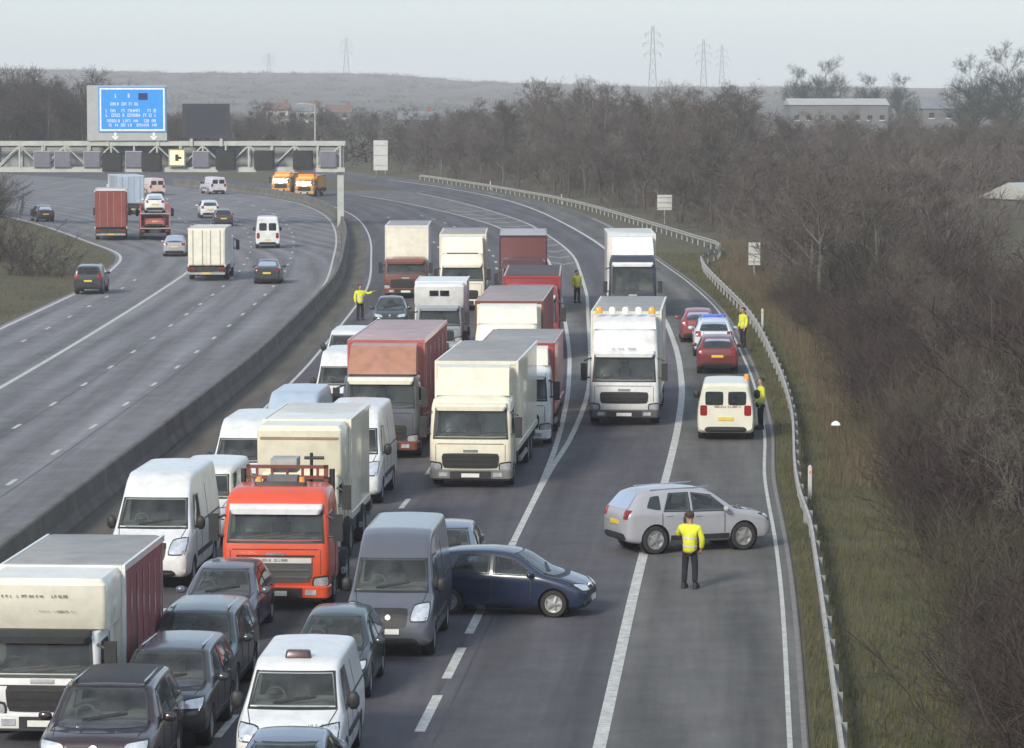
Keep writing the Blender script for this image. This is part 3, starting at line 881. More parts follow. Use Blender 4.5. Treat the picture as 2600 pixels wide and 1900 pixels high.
CAB_CACHE = {}
def cab_parts(h, w, d, wz0, wz1, gz=(.55, 1.05)):
    key = (h, w, d, wz0, wz1, gz)
    if key in CAB_CACHE: return CAB_CACHE[key]
    W = w / 2
    me = vloft('cab', [(.55, W - .05, .06, d, .16), (.62, W, .02, d, .17), (1.0, W, 0.0, d, .17), (wz0 - .08, W, .015, d, .17), (wz0 + .02, W - .004, .04, d, .17),
                       (wz1, W - .035, .20, d, .16), (wz1 + .1, W - .05, .24, d, .16), ((wz1 + h) / 2 + .05, W - .08, .34, d, .18), (h - .10, W - .12, .48, d - .02, .2), (h - .02, W - .2, .66, d - .08, .25), (h, W - .4, .9, d - .2, .3)])
    bv = bvh_of(me)
    P = []
    add = lambda n, m, k: P.append((n, m, k)) if m is not None else None
    e = .03
    fq = [(sx * w_, hit_y(bv, sx * w_, z, 'F') - .10, z) for sx, w_, z in ((-1, W - .13 - e, wz0 + e), (1, W - .13 - e, wz0 + e), (1, W - .19 - e, wz1 - e), (-1, W - .19 - e, wz1 - e))]
    yb = min(1.62, d - .15)
    cutters = [hull8(fq, [(-W + .12, yb, wz0), (W - .12, yb, wz0), (W - .17, yb, wz1), (-W + .17, yb, wz1)])]
    sq = [(.26, wz0 + .08), (1.12, wz0 + .08), (1.12, wz1 - .08), (.44, wz1 - .08)]
    cutters.append(hull8([(-W - .3, p[0], p[1]) for p in sq], [(W + .3, p[0], p[1]) for p in sq]))
    skin, lining = carve(me, cutters)
    add('cab', skin, 'paint')
    add('cabin_lining', lining, 'lining')
    seats(P, [(1.05, (-.62, .62))], wz0 - .02, min(.62, wz1 - wz0 - .12))
    add('bunk_curtain', MB().box(-W + .2, W - .2, yb - .06, yb - .04, wz0 + .02, wz1 - .03).mesh('bunk_curtain'), 'curtain')
    add('dashboard', vloft('dashboard', [(wz0 - .03, W - .22, .22, .55, .08), (wz0 + .07, W - .26, .30, .52, .08)], 4, 40), 'seat')
    add('steering_wheel', MB().lathe([(-.02, .2), (.0, .225), (.02, .2), (.0, .18), (-.02, .2)], 16, 'Z').mesh('steering_wheel', 60), 'seat')
    for v in P[-1][1].vertices: v.co = Vector((v.co.x - .62, .66 + v.co.z - v.co.y * .6, wz0 + .12 + v.co.y * .7))
    add('window_seal', frame_patch('window_seal', bv, [(-W + .13, wz0), (W - .13, wz0), (W - .19, wz1), (-W + .19, wz1)], [(-W + .10, wz0 - .05), (W - .10, wz0 - .05), (W - .16, wz1 + .02), (-W + .16, wz1 + .02)], 'F'), 'black')
    add('front_seam', patch('front_seam', bv, rect(-W + .08, W - .08, wz0 - .20, wz0 - .18), 'F', .006, 12, 1, 0), 'black')
    for sg in (-1, 1):
        add('corner_seam', patch('corner_seam', bv, rect(sg * (W - .20), sg * (W - .185), .85, wz0 - .2), 'F', .006, 1, 6, 0), 'black')
        add('headlight_surround', patch('headlight_surround', bv, [(sg * (W - .40), .575), (sg * (W - .02), .575), (sg * (W - .01), .85), (sg * (W - .38), .80)], 'F', .010, 5, 3, .1), 'black')
    add('windscreen', patch('windscreen', bv, [(-W + .13, wz0), (W - .13, wz0), (W - .19, wz1), (-W + .19, wz1)], 'F', .014, 12, 6, .04), 'screen')
    for v, sg in (('L', -1), ('R', 1)):
        add('side_window', patch('side_window', bv, [(.22, wz0 + .05), (1.15, wz0 + .05), (1.15, wz1 - .05), (.42, wz1 - .05)], v, .012, 5, 4), 'glass')
        add('door_seam', patch('door_seam', bv, rect(1.28, 1.30, .75, wz1), v, .008, 1, 5, 0), 'black')
        add('step', patch('step', bv, rect(.55, 1.15, .60, .74), v, .02, 3, 1, 0), 'black')
    add('grille', patch('grille', bv, [(-W + .40, gz[0]), (W - .40, gz[0]), (W - .36, gz[1]), (-W + .36, gz[1])], 'F', .012, 10, 5, .06), 'grille')
    for k in range(3):
        z = gz[0] + (gz[1] - gz[0]) * (k + .6) / 3.4
        add('grille_bar', patch('grille_bar', bv, rect(-W + .46, W - .46, z, z + .045), 'F', .03, 8, 1, 0), 'bar')
    add('badge', patch('badge', bv, rect(-.22, .22, gz[1] + .03, gz[1] + .11), 'F', .02, 4, 2, 0), 'chrome')
    for sg in (-1, 1):
        add('headlight', patch('headlight', bv, [(sg * (W - .36), .60), (sg * (W - .04), .60), (sg * (W - .03), .80), (sg * (W - .34), .76)], 'F', .02, 5, 3, .1), 'lamp')
    b = vloft('bumper', [(.26, W - .08, .06, .7, .14), (.32, W, -.02, .7, .16), (.56, W + .005, -.03, .7, .16), (.585, W - .02, -.01, .7, .16)])
    add('bumper', b, 'bumper')
    add('bumper_intake', MB().box(-W + .62, W - .62, -.046, -.029, .32, .54).mesh('bumper_intake'), 'black')
    add('number_plate', MB().box(-.27, .27, -.062, -.047, .36, .475).mesh('number_plate'), 'plate_w')
    for sg in (-1, 1):
        add('fog_light', MB().box(sg * (W - .42) - .13, sg * (W - .42) + .13, -.045, -.028, .38, .50).mesh('fog_light'), 'lamp')
        m = MB()
        xm = sg * (W + .20)
        m.box(xm - .11, xm + .11, .05, .17, wz0 + .0, wz0 + .62)
        m.bar((sg * (W - .06), .2, wz1 - .1), (xm, .12, wz1 - .2), .03); m.bar((sg * (W - .04), .16, wz0 + .1), (xm, .12, wz0 + .1), .03)
        add('wing_mirror', m.mesh('wing_mirror'), 'mirror')
        me2 = patch('wiper', bv, [(sg * .3 - .45, wz0 + .05), (sg * .3 + .40, wz0 + .16), (sg * .3 + .40, wz0 + .19), (sg * .3 - .45, wz0 + .085)], 'F', .03, 5, 1, 0)
        add('wiper', me2, 'black')
    vz = wz1 + .04
    v = vloft('sun_visor', [(vz - .10, W - .22, .00, .30, .1), (vz + .02, W - .16, .0, .34, .1), (vz + .12, W - .16, .12, .38, .1)])
    add('sun_visor', v, 'visor')
    CAB_CACHE[key] = P
    return P

def lorry(name, label, x, y, yaw, cab, L=10.0, body=None, cab_h=2.8, w=2.48, cab_d=2.05, wz=(1.62, 2.45), top=3.7, bw=2.5, base=1.05, sides=None,
          roof=None, defl=None, visor=None, bar=None, bumper=None, away=False, trim=None, doors=True, cat='lorry', nofront=False, group=None, chassis_only=False, gz=(.62, 1.12), grille=None, screen=None):
    """forward is -Y from the front bumper at local y = 0; body runs back to L"""
    root = empty(name)
    tag(root, label, cat, group)
    front = Vector((x, y, 0))
    if away:
        root.rotation_euler = (0, 0, yaw + math.pi)
        d = Vector((math.sin(yaw), -math.cos(yaw), 0))
        root.location = front - d * L
    else:
        root.rotation_euler = (0, 0, yaw)
        root.location = front
    M = {'paint': cab, 'lining': LINING, 'seat': SEAT, 'curtain': screen or CURTAIN_PALE, 'glass': GLASS, 'screen': GLASS_PALE, 'black': BLACK, 'grille': grille or BLACK, 'lamp': LAMP, 'plate_w': PLATE_W, 'chrome': CHROME, 'bar': bar or BLACK, 'bumper': bumper or cab, 'mirror': BLACK, 'visor': visor or cab}
    for n, me, k in cab_parts(cab_h, w, cab_d, wz[0], wz[1], gz):
        mk(n, me, M[k], root)
    ch = MB().box(-.42, .42, .8, L - .05, .58, .92)
    ch.box(-1.1, -.5, 2.4, 3.7, .45, .95).box(.5, 1.1, 2.4, 3.7, .45, .95)
    ch.build('chassis', CHASSIS, root)
    ax = [1.35, L - 2.3] if L < 8.5 else [1.35, L - 3.4, L - 2.1]
    add_wheels(root, ax, 1.08, .50, .30, STEELRIM, True)
    for sg in (-1, 1):
        MB().box(sg * 1.2 - .04, sg * 1.2 + .04, 3.9, ax[1] - .75, .45, .58).build('side_guard', GREYMETAL, root)
    if chassis_only:
        return root
    y0 = cab_d + .14
    H = top
    bm_ = vloft('cargo_box', [(base, bw / 2, y0, L, .03), (H - .04, bw / 2, y0, L, .03), (H, bw / 2 - .04, y0 + .04, L - .04, .03)], 3, 30)
    mk('cargo_box', bm_, body, root)
    if roof:
        mk('roof', vloft('roof', [(H + .003, bw / 2 - .05, y0 + .05, L - .05, .03), (H + .03, bw / 2 - .12, y0 + .10, L - .1, .03)], 3, 30), roof, root)
    tr = trim or body
    for sg in (-1, 1):
        MB().box(sg * (bw / 2) - .035, sg * (bw / 2) + .035, y0 - .02, y0 + .09, base, H + .01).build('corner_post', tr, root)
        MB().box(sg * (bw / 2) - .03, sg * (bw / 2) + .03, y0, L, H - .10, H + .02).build('top_rail', tr, root)
        MB().box(sg * (bw / 2) - .03, sg * (bw / 2) + .03, y0, L, base - .10, base + .06).build('side_rail', tr, root)
    MB().box(-bw / 2 + .036, bw / 2 - .036, y0 - .025, y0 + .08, H - .09, H + .015).build('front_rail', tr, root)
    if sides:
        for sg in (-1, 1):
            vs, fs = [], []
            ny = int((L - y0) / .16)
            for k in range(ny + 1):
                yy = y0 + .12 + (L - y0 - .24) * k / ny
                dx = .012 + .014 * (k % 2)
                for z in (base + .07, H - .11): vs.append((sg * (bw / 2 + dx), yy, z))
            for k in range(ny): fs.append([2 * k, 2 * k + 1, 2 * k + 3, 2 * k + 2])
            mk('side_curtain', mesh_from('side_curtain', vs, fs), sides, root)
            for k in range(6):
                yy = y0 + .7 + (L - y0 - 1.2) * k / 5
                MB().box(sg * (bw / 2 + .03) - .006, sg * (bw / 2 + .03) + .006, yy - .03, yy + .03, base - .12, H - .3).build('curtain_strap', CHROME, root)
    if defl:
        z0 = cab_h - .03
        W = w / 2 - .12
        vs = [(-W, .62, z0), (W, .62, z0), (W, 1.95, z0), (-W, 1.95, z0), (-W + .05, 1.35, top - .12), (W - .05, 1.35, top - .12), (W - .05, 1.98, top - .06), (-W + .05, 1.98, top - .06), (-W + .02, .86, z0 + (top - z0) * .45), (W - .02, .86, z0 + (top - z0) * .45)]
        fs = [[0, 1, 9, 8], [8, 9, 5, 4], [4, 5, 6, 7], [0, 8, 4, 7, 3], [1, 2, 6, 5, 9], [2, 3, 7, 6], [0, 3, 2, 1]]
        mk('roof_deflector', mesh_from('roof_deflector', vs, fs, 25), defl, root)
    if doors:
        for sg in (-1, 1):
            MB().box(min(sg * .02, sg * (bw / 2 - .07)), max(sg * .02, sg * (bw / 2 - .07)), L, L + .035, base + .06, H - .12).build('rear_door', body, root)
            for k in (.25, .85):
                MB().bar((sg * k, L + .06, base + .02), (sg * k, L + .06, H - .1), .02).build('lock_rod', GREYMETAL, root)
            MB().box(sg * .95 - .18, sg * .95 + .18, L - .02, L + .04, .72, .86).build('tail_light', TAIL, root)
        MB().box(-1.15, 1.15, L - .05, L + .05, .42, .56).build('underrun_bar', GREYMETAL, root)
        MB().box(-.26, .26, L + .051, L + .06, .45, .56).build('number_plate', PLATE_Y, root)
        MB().box(-1.2, 1.2, L - .6, L + .0, .60, base - .101).build('rear_skirt', CHASSIS, root)
    return root

# ---------------------------------------------------------------- paints
CURTAIN_PALE = mat('bunk_curtain', (0.50, 0.51, 0.47), 0.9, 0, 0.25, 2)
WHITE = paint('white', (0.76, 0.76, 0.74), .28)
CREAM = paint('cream', (0.79, 0.735, 0.575), .22)
CREAM2 = paint('ivory', (0.81, 0.77, 0.645), .2)
ROOF_GREY = mat('box_roof_grey', (0.36, 0.35, 0.33), 0.7, 0, 0.1, 1.0, 0.3)
ORANGE = paint('orange', (0.68, 0.085, 0.030), .2)
RED = paint('red', (0.33, 0.045, 0.048), .3)
PINKRED = paint('faded_red', (0.46, 0.13, 0.13), .35)
MAROON = paint('maroon', (0.075, 0.026, 0.030), .25)
NAVY = paint('navy', (0.012, 0.022, 0.055), .12, .25, .9)
SILVER = paint('silver', (0.37, 0.37, 0.40), .12, .3, .8)
DGREY = paint('dark_grey', (0.036, 0.039, 0.045), .2, .28, .8)
SLATE = paint('slate', (0.10, 0.105, 0.13), .2, .28, .8)
GREEN = paint('dark_green', (0.028, 0.045, 0.042), .2, .28, .8)
BLUEGREY = paint('blue_grey', (0.16, 0.20, 0.27), .2, .28, .8)
PALEBLUE = paint('pale_blue', (0.42, 0.50, 0.60), .2)
CURTAIN_RED = mat('red_curtain', (0.30, 0.085, 0.085), 0.7, 0, 0.12, 1.2, 0.3)
BROWNRED = paint('brown_red', (0.20, 0.06, 0.045), .4)
AMBERPAINT = paint('amber', (0.80, 0.36, 0.03), .1)

def yaw_at(y, f=X_GORE_L): return -math.atan(float(f(y + 4) - f(y - 4)) / 8)
def yl(y): return yaw_at(y, X_WHITE)
def peak(root, W, y0, y1, z0, z1, m, name='overcab_box'):
    mk(name, vloft(name, [(z0, W - .03, y0 + .25, y1, .08), (z0 + .25, W, y0 + .06, y1, .08), (z1 - .12, W, y0, y1, .08), (z1, W - .08, y0 + .10, y1, .08)], 4, 35), m, root)

# --- foreground cluster on the left
o = car('offroader', 'offroader', 'near-black maroon off-roader with a black roof, facing the camera at the bottom left edge', 'car', -7.06, 59.0, -.05, paint('black_maroon', (.030, .016, .018), .15, .25, .9), (1.03, .89, .99))
mk('roof_panel', patch('roof_panel', bvh_of(body_mesh('tmp', SHAPES['offroader']['L'], SHAPES['offroader']['st'])), [(-.66, -.5), (.66, -.5), (.66, 2.05), (-.66, 2.05)], 'T', .012, 8, 10, .05), BLACK, o)
car('offroader', 'offroader', 'dark grey off-roader with roof rails, close behind the near-black maroon one', 'car', -6.44, 63.6, -.06, DGREY, (.94, .90, .93))
car('offroader', 'offroader', 'dark green-grey off-roader facing the camera, third in the foreground left queue', 'car', -6.33, 68.1, -.06, GREEN, (.94, .92, .95))
car('hatchback', 'hatchback', 'small slate blue hatchback squeezed in beside the orange lorry cab', 'car', -6.45, 76.2, -.065, SLATE)
o = lorry('luton_lorry', 'white fronted box lorry with red curtain sides at the left edge', -8.60, 64.2, -.065, WHITE, L=6.6, body=CREAM2, cab_h=2.1, w=2.1, wz=(1.30, 1.95), cab_d=1.9,
          top=3.05, bw=2.32, base=.95, sides=CURTAIN_RED, roof=ROOF_GREY, trim=WHITE, visor=BLACK, screen=LINING)
peak(o, 1.13, .30, 2.03, 2.08, 3.04, CREAM2)
letter_marks('lettering', o, INK, -.80, .45, 2.68, 2.75, .297, 1, 3)
letter_marks('lettering', o, INK, -.1, .6, 2.42, 2.46, .303, 1, 5)
o = car('small_van', 'taxi_van', 'white people carrier with a dark roof sign, front left foreground', 'van', -3.88, 60.5, -.05, WHITE, (.97, .93, 1.0))
mk('roof_sign', vloft('roof_sign', [(1.955, .24, -.62, -.40, .05), (2.06, .22, -.60, -.42, .05), (2.08, .2, -.58, -.44, .05)]), MAROON, o)
letter_marks('lettering', o, INK, .36, .74, .98, 1.05, -2.28, 1, 9)
car('saloon', 'saloon_car', 'grey saloon car cut off at the bottom edge, ahead of the white people carrier', 'car', -3.78, 55.3, -.05, BLUEGREY, (.97, .95, 1.0))
car('hatchback', 'hatchback', 'dark green hatchback between the white people carrier and the grey van', 'car', -3.62, 68.8, -.06, GREEN, (.95, 1, 1.03))
car('van', 'panel_van', 'slate grey high-roof panel van facing the camera beside the navy hatchback', 'van', -2.62, 73.9, -.065, SLATE, (.93, 1, 1.0))
car('hatchback', 'hatchback', 'blue-grey car with pale windscreen half hidden behind the grey panel van', 'car', -1.68, 83.6, -.065, BLUEGREY, (.98, .95, 1))
sideways('hatchback', 'hatchback', 'navy blue hatchback turned sideways across the lane, nose to the right', 'car', -0.08, 81.0, R(79), NAVY, (1.0, 1.0, 1.0))
sideways('suv', 'suv', 'silver grey SUV turned sideways behind the officer on the hard shoulder line', 'car', 4.60, 92.2, R(111), SILVER, (.96, .94, 1.0))

# --- outer (left-hand) lane of the queue
car('van', 'panel_van', 'large white high-roof van at the central reserve, left of the orange cab', 'van', -8.75, 84.3, -.065, WHITE, (1.0, 1.0, 1.05))
car('small_van', 'panel_van', 'small white van just behind the large white high-roof van', 'van', -8.35, 92.4, -.065, WHITE)
car('van', 'panel_van', 'white van left of the cream luton box, third from the foreground in the outer lane', 'van', -7.75, 100.4, -.06, WHITE, (.98, .98, .98))
car('van', 'panel_van', 'pale blue van with only its roof and screen showing above the cream luton', 'van', -6.95, 109.0, -.06, PALEBLUE, (.95, .95, 1.0))
car('van', 'panel_van', 'white van level with the tail of the red and orange lorry', 'van', -6.25, 127.0, -.04, WHITE, (.95, .95, .98))
car('small_van', 'panel_van', 'small white van farther back, above the red lorry roof at its left', 'van', -6.85, 146.0, -.03, WHITE)
car('hatchback', 'hatchback', 'dark green hatchback beside the officer at the central reserve', 'car', -6.1, 176.5, 0, GREEN, (1, 1, 1.05))
o = lorry('box_lorry', 'cream box lorry with dark red cab, leftmost at the back of the queue', -6.1, 203, yaw_at(203), BROWNRED, L=10, body=CREAM2, top=4.1, cab_h=2.35, wz=(1.45, 2.05), bw=2.45, roof=ROOF_GREY, trim=WHITE)

# --- middle lane of the queue
o = lorry('tractor_unit', 'bright orange lorry tractor unit with silver grille, facing the camera', -5.45, 81.0, -.065, ORANGE, L=6.2, cab_h=2.80, wz=(1.62, 2.30), bar=CHROME, visor=WHITE, chassis_only=True, cat='lorry', gz=(.66, 1.24), grille=mat('grille_grey', (.07, .07, .07), .5))
MB().box(-.84, .84, -.040, -.012, 1.12, 1.24).build('grille_trim', mat('pale_trim', (.6, .58, .54), .4, 0, .1, 3, .2), o)
letter_marks('lettering', o, INK, -.3, .3, 1.14, 1.22, -.041, 1, 61)
MB().box(-.9, .9, -.03, .02, 1.27, 1.30).build('grille_frame', BLACK, o)
b = MB()
for sg in (-1, 1): b.box(sg * .92 - .05, sg * .92 + .05, 2.2, 2.3, .95, 3.15)
b.box(-.97, .97, 2.2, 2.3, 3.07, 3.15).box(-.97, .97, 2.2, 2.3, 2.82, 2.90).box(-.97, .97, 2.2, 2.3, 2.2, 2.3)
for k in range(5): b.box(-.72 + .36 * k - .03, -.72 + .36 * k + .03, 2.22, 2.28, 2.9, 3.07)
b.build('headboard', BROWNRED, o)
mk('roof_lamp_bar', vloft('roof_lamp_bar', [(2.80, .62, .95, 1.12, .05), (2.88, .60, .97, 1.1, .05)]), BLACK, o)
for sg in (-1, 1): mk('roof_beacon', vloft('roof_beacon', [(2.885, .07, .96, 1.10, .06), (3.0, .06, .97, 1.09, .05)]), AMBER, o, loc=(sg * .5, 0, 0))
MB().box(-.35, .35, 1.25, 1.75, 2.79, 2.98).build('roof_cooler', mat('cooler_grey', (.16, .15, .16), .6, 0, .1, 3, .3), o)
for sg in (-1, 1): MB().bar((sg * 1.05, 2.35, .9), (sg * 1.05, 2.35, 3.05), .07, 8).build('exhaust_stack', BLACK, o, 40)
MB().bar((.55, 2.45, 2.4), (.55, 2.45, 3.42), .04, 6).bar((.38, 2.45, 3.3), (.85, 2.45, 3.3), .04, 6).build('coupling_mast', BLACK, o)
MB().box(-.42, .2, 2.4, 3.1, 2.95, 3.28).build('air_tank', GREYMETAL, o)
mk('fifth_wheel', vloft('fifth_wheel', [(.93, .45, 4.3, 5.3, .3), (1.12, .42, 4.3, 5.25, .3)]), CHASSIS, o)
o = lorry('luton_lorry', 'tall cream luton box van directly behind the orange tractor unit', -5.45, 89.4, -.065, CREAM, L=6.8, body=CREAM, cab_h=2.3, w=2.1, wz=(1.35, 2.0), cab_d=1.9, top=3.45, bw=2.25, base=.95, roof=CREAM2, trim=CREAM2, visor=BLACK)
peak(o, 1.09, .45, 2.03, 2.05, 3.44, CREAM)
MB().box(-1.0, 1.0, .438, .452, 3.10, 3.16).build('peak_trim', mat('trim_brown', (.30, .22, .15), .7), o)
car('van', 'panel_van', 'white high-roof van between the cream luton and the red and orange lorry', 'van', -4.8, 101.6, -.06, WHITE, (1, 1, 1.07))
o = lorry('box_lorry', 'faded red box lorry with orange front panel and slate cab', -4.28, 114.6, -.055, SLATE, L=12.4, body=PINKRED, cab_h=2.75, wz=(1.7, 2.5), top=3.72, sides=CURTAIN_RED, roof=mat('pink_roof', (.48, .36, .36), .7, 0, .1, 1, .3), defl=paint('deflector_orange', (.42, .20, .125), .5), bumper=BROWNRED, trim=PINKRED, visor=CREAM2)
car('saloon', 'saloon_car', 'blue-grey saloon car between the red lorry tail and the white motorhome', 'car', -2.85, 139.5, -.04, BLUEGREY)
o = lorry('motorhome', 'white motorhome with two dark windows in its overcab bulge', -3.3, 160, -.02, paint('motorhome_cab', (.30, .33, .36), .2), L=6.8, body=WHITE, cab_h=2.3, w=2.1, wz=(1.35, 2.05), cab_d=1.9, top=3.2, bw=2.3, base=.6, trim=WHITE, cat='motorhome')
peak(o, 1.13, .2, 2.03, 2.1, 3.19, WHITE)
for sg in (-1, 1): MB().box(sg * .24 - .20, sg * .24 + .20, .19, .21, 2.66, 2.90).build('overcab_window', PANE, o)
o = lorry('box_lorry', 'tall ivory lorry behind the motorhome, middle of the three at the back', -2.7, 192, yaw_at(192), CREAM2, L=11, body=CREAM2, cab_h=3.1, wz=(1.65, 2.4), top=4.05, defl=CREAM2, roof=ROOF_GREY, trim=CREAM)
MB().box(-.85, .85, .60, .64, 3.05, 3.12).build('marker_strip', INK, o)

# --- inner lane of the main carriageway
o = lorry('box_lorry', 'cream box lorry at the head of its lane, beside the painted gore', -1.25, 106.0, -.075, CREAM, L=11.0, body=CREAM, cab_h=2.80, wz=(1.55, 2.42), top=3.68, defl=CREAM, roof=ROOF_GREY, trim=CREAM2, bumper=mat('bumper_grey', (.20, .19, .18), .6, 0, .1, 3, .3), gz=(.62, 1.08))
o = lorry('box_lorry', 'white lorry peeping out to the right behind the cream box lorry', .05, 118.4, -.06, WHITE, L=9.2, body=PINKRED, cab_h=2.75, wz=(1.6, 2.35), top=3.35, defl=CREAM2, roof=ROOF_GREY, trim=RED)
o = lorry('box_lorry', 'ivory high-cab lorry with brown roof, third behind the cream box lorry', -.22, 130.6, -.05, CREAM2, L=12.6, body=CREAM2, cab_h=3.35, wz=(1.6, 2.3), top=4.05, defl=CREAM2, roof=mat('brown_roof', (.36, .30, .29), .7, 0, .1, 1, .3), trim=BROWNRED, sides=CURTAIN_RED)
MB().box(-.85, .85, .52, .56, 2.96, 3.05).build('marker_strip', INK, o)
o = lorry('box_lorry', 'red lorry with dark screen and pale visor, right side of the queue', .85, 157.0, -.02, RED, L=12, body=RED, cab_h=3.3, wz=(1.7, 2.7), top=3.6, visor=CREAM2, trim=RED, sides=CURTAIN_RED, roof=mat('dark_roof', (.08, .05, .05), .7, 0, .1, 1, .3))
o = lorry('box_lorry', 'dark maroon box lorry, rightmost at the back of the main queue', .6, 188, yaw_at(188), MAROON, L=12, body=paint('maroon_box', (.17, .06, .06), .3), cab_h=3.0, wz=(1.6, 2.4), top=4.15, trim=MAROON)

# --- joining lane
o = lorry('recovery_lorry', 'white high-cab lorry with roof lamps alone in the joining lane', 4.0, 126.0, yaw_at(126, X_SHOULDER), WHITE, L=11.5, body=WHITE, cab_h=3.45, wz=(1.62, 2.52), top=3.95, defl=WHITE, roof=ROOF_GREY, trim=CREAM, gz=(.80, 1.22), bumper=mat('bumper_slate', (.10, .10, .11), .6, 0, .1, 3, .3))
letter_marks('lettering', o, INK, -.85, .85, 2.92, 3.18, .40, 1, 21)
letter_marks('lettering', o, INK, -.5, .5, 2.70, 2.80, .16, 1, 22)
for k in range(5):
    xx = -.95 + k * .475
    mk('roof_lamp', vloft('roof_lamp', [(3.93, .13, 1.2, 1.42, .08), (4.12, .12, 1.2, 1.42, .08), (4.18, .07, 1.24, 1.38, .06)]), AMBERPAINT if k in (0, 4) else CREAM2, o, loc=(xx, 0, 0))
o = lorry('box_lorry', 'pale box lorry with a dark cab and white visor behind the lorry with roof lamps', 6.35, 186, yaw_at(186, X_SHOULDER), paint('cab_blue_black', (.035, .04, .06), .2), L=10, body=CREAM2, cab_h=3.3, wz=(1.3, 2.75), top=4.3, defl=WHITE, roof=CREAM2, trim=WHITE, visor=WHITE, screen=LINING, bumper=paint('bumper_pale', (.5, .5, .52), .3))

# --- hard shoulder
o = car('small_van', 'panel_van', 'cream white van parked on the hard shoulder, seen from behind', 'van', 7.30, 120.6, -.07, paint('van_ivory', (.74, .72, .60), .1), (1, 1, 1.02), away=True)
letter_marks('lettering', o, RED, -.5, .5, 1.10, 1.2, 2.47, 1, 31, facing=1)
mk('roof_beacon', vloft('roof_beacon', [(1.955, .1, -.1, .1, .09), (2.10, .08, -.08, .08, .07)]), AMBER, o, loc=(-.7, .6, 0))
car('suv', 'suv', 'red car parked nose-away on the hard shoulder, next ahead of the cream van', 'car', 8.65, 148.8, -.05, paint('dark_red', (.17, .028, .03), .25), (.95, .95, .95), away=True)
o = car('suv', 'suv', 'white and blue patrol car in the middle of the hard shoulder line-up', 'car', 9.05, 158.5, -.04, paint('patrol_white', (.6, .64, .7), .1), away=True)
mk('beacon_bar', vloft('beacon_bar', [(1.70, .55, -.1, .15, .06), (1.80, .53, -.08, .13, .06)]), mat('blue_lens', (.05, .12, .6), .2, 0, .2, 9, 0, .8), o)
car('hatchback', 'hatchback', 'dull red hatchback farthest along the hard shoulder line-up', 'car', 8.85, 167.5, -.02, paint('dull_red', (.26, .06, .065), .3), (1.02, 1, 1.05), away=True)

# --- carriageway leading away, seen from behind
o = lorry('box_lorry', 'cream box lorry driving away in the middle of the left carriageway', -19.1, 221.5, yl(221), WHITE, L=8.2, body=CREAM2, cab_h=2.6, top=3.3, bw=2.3, base=1.0, trim=WHITE, away=True)
o = car('van', 'panel_van', 'white van driving away with two dark rear windows, ahead of the dark saloon car', 'van', -18.4, 267, yl(267), WHITE, (.92, .9, .95), away=True)
car('saloon', 'saloon_car', 'dark saloon car driving away nearest the central barrier', 'car', -15.1, 218, yl(218), DGREY, (.95, .95, 1), away=True)
car('offroader', 'offroader', 'dark boxy off-roader alone near the left edge of the road', 'car', -24.8, 207, yl(207), DGREY, (.9, .9, .95), away=True)
car('hatchback', 'hatchback', 'dark hatchback far off by the left-hand wood', 'car', -42.2, 321, .30, DGREY, away=True)
lorry('box_lorry', 'red curtain-sided lorry driving away, leftmost of the lorries', -31.8, 281, yl(281), RED, L=11, body=mat('dull_red_curtain', (.24, .055, .045), .7, 0, .15, 1, .3), cab_h=3, top=3.95, trim=CREAM2, roof=CREAM2, away=True)
o = lorry('car_transporter', 'open-deck car transporter driving away beside the red curtain-sided lorry', -28.3, 281, yl(281), PINKRED, L=9, cab_h=2.8, chassis_only=True, away=True, cat='lorry')
b = MB()
for yy in (2.6, 4.7, 6.8, 8.9):
    for sg in (-1, 1): b.box(sg * 1.15 - .05, sg * 1.15 + .05, yy - .05, yy + .05, .9, 2.75)
b.build('deck_posts', PINKRED, o)
MB().box(-1.2, 1.2, 2.5, 9.0, .93, 1.0).build('lower_deck', GREYMETAL, o)
MB().box(-1.2, 1.2, 2.5, 9.0, 2.1, 2.17).build('upper_deck', GREYMETAL, o)
for sg in (-1, 1): MB().box(sg * .95 - .15, sg * .95 + .15, 8.99, 9.05, .70, .84).build('tail_light', TAIL, o)
c_ = sideways('hatchback', 'hatchback', 'white car riding on the upper deck of the transporter', 'car', 0, 0, 0, WHITE)
d_ = Vector((math.sin(yl(281)), -math.cos(yl(281)), 0))
c_.location = Vector((-28.3, 281, 2.18)) - d_ * 2.3; c_.rotation_euler = (0, 0, yl(281) + math.pi)
c_ = sideways('saloon', 'saloon_car', 'dark pink car riding on the lower deck of the transporter', 'car', 0, 0, 0, PINKRED, (.95, .9, .72))
c_.location = Vector((-28.3, 281, 1.01)) - d_ * 2.4; c_.rotation_euler = (0, 0, yl(281) + math.pi)
lorry('box_lorry', 'pale blue and white box lorry ahead of the red curtain-sided lorry', -36.5, 340, .25, WHITE, L=9, body=PALEBLUE, cab_h=2.8, top=3.7, trim=WHITE, away=True)
car('hatchback', 'hatchback', 'silver hatchback driving away just left of the cream lorry', 'car', -24.2, 254, yl(254), SILVER, away=True)
car('suv', 'suv', 'white car far off between the lorries and the gantry', 'car', -28.0, 329, yl(329), WHITE, away=True)
car('hatchback', 'hatchback', 'dark car following the white car far off under the gantry', 'car', -25.2, 310, yl(310), DGREY, away=True)
car('small_van', 'panel_van', 'pinkish white van far off behind the lit gantry signal', 'van', -40, 400, .35, paint('pink_white', (.65, .5, .48), .2), away=True)
car('small_van', 'panel_van', 'lilac white van far off, last before the bend hides the road', 'van', -33.5, 405, .35, paint('lilac_white', (.6, .58, .68), .2), away=True)
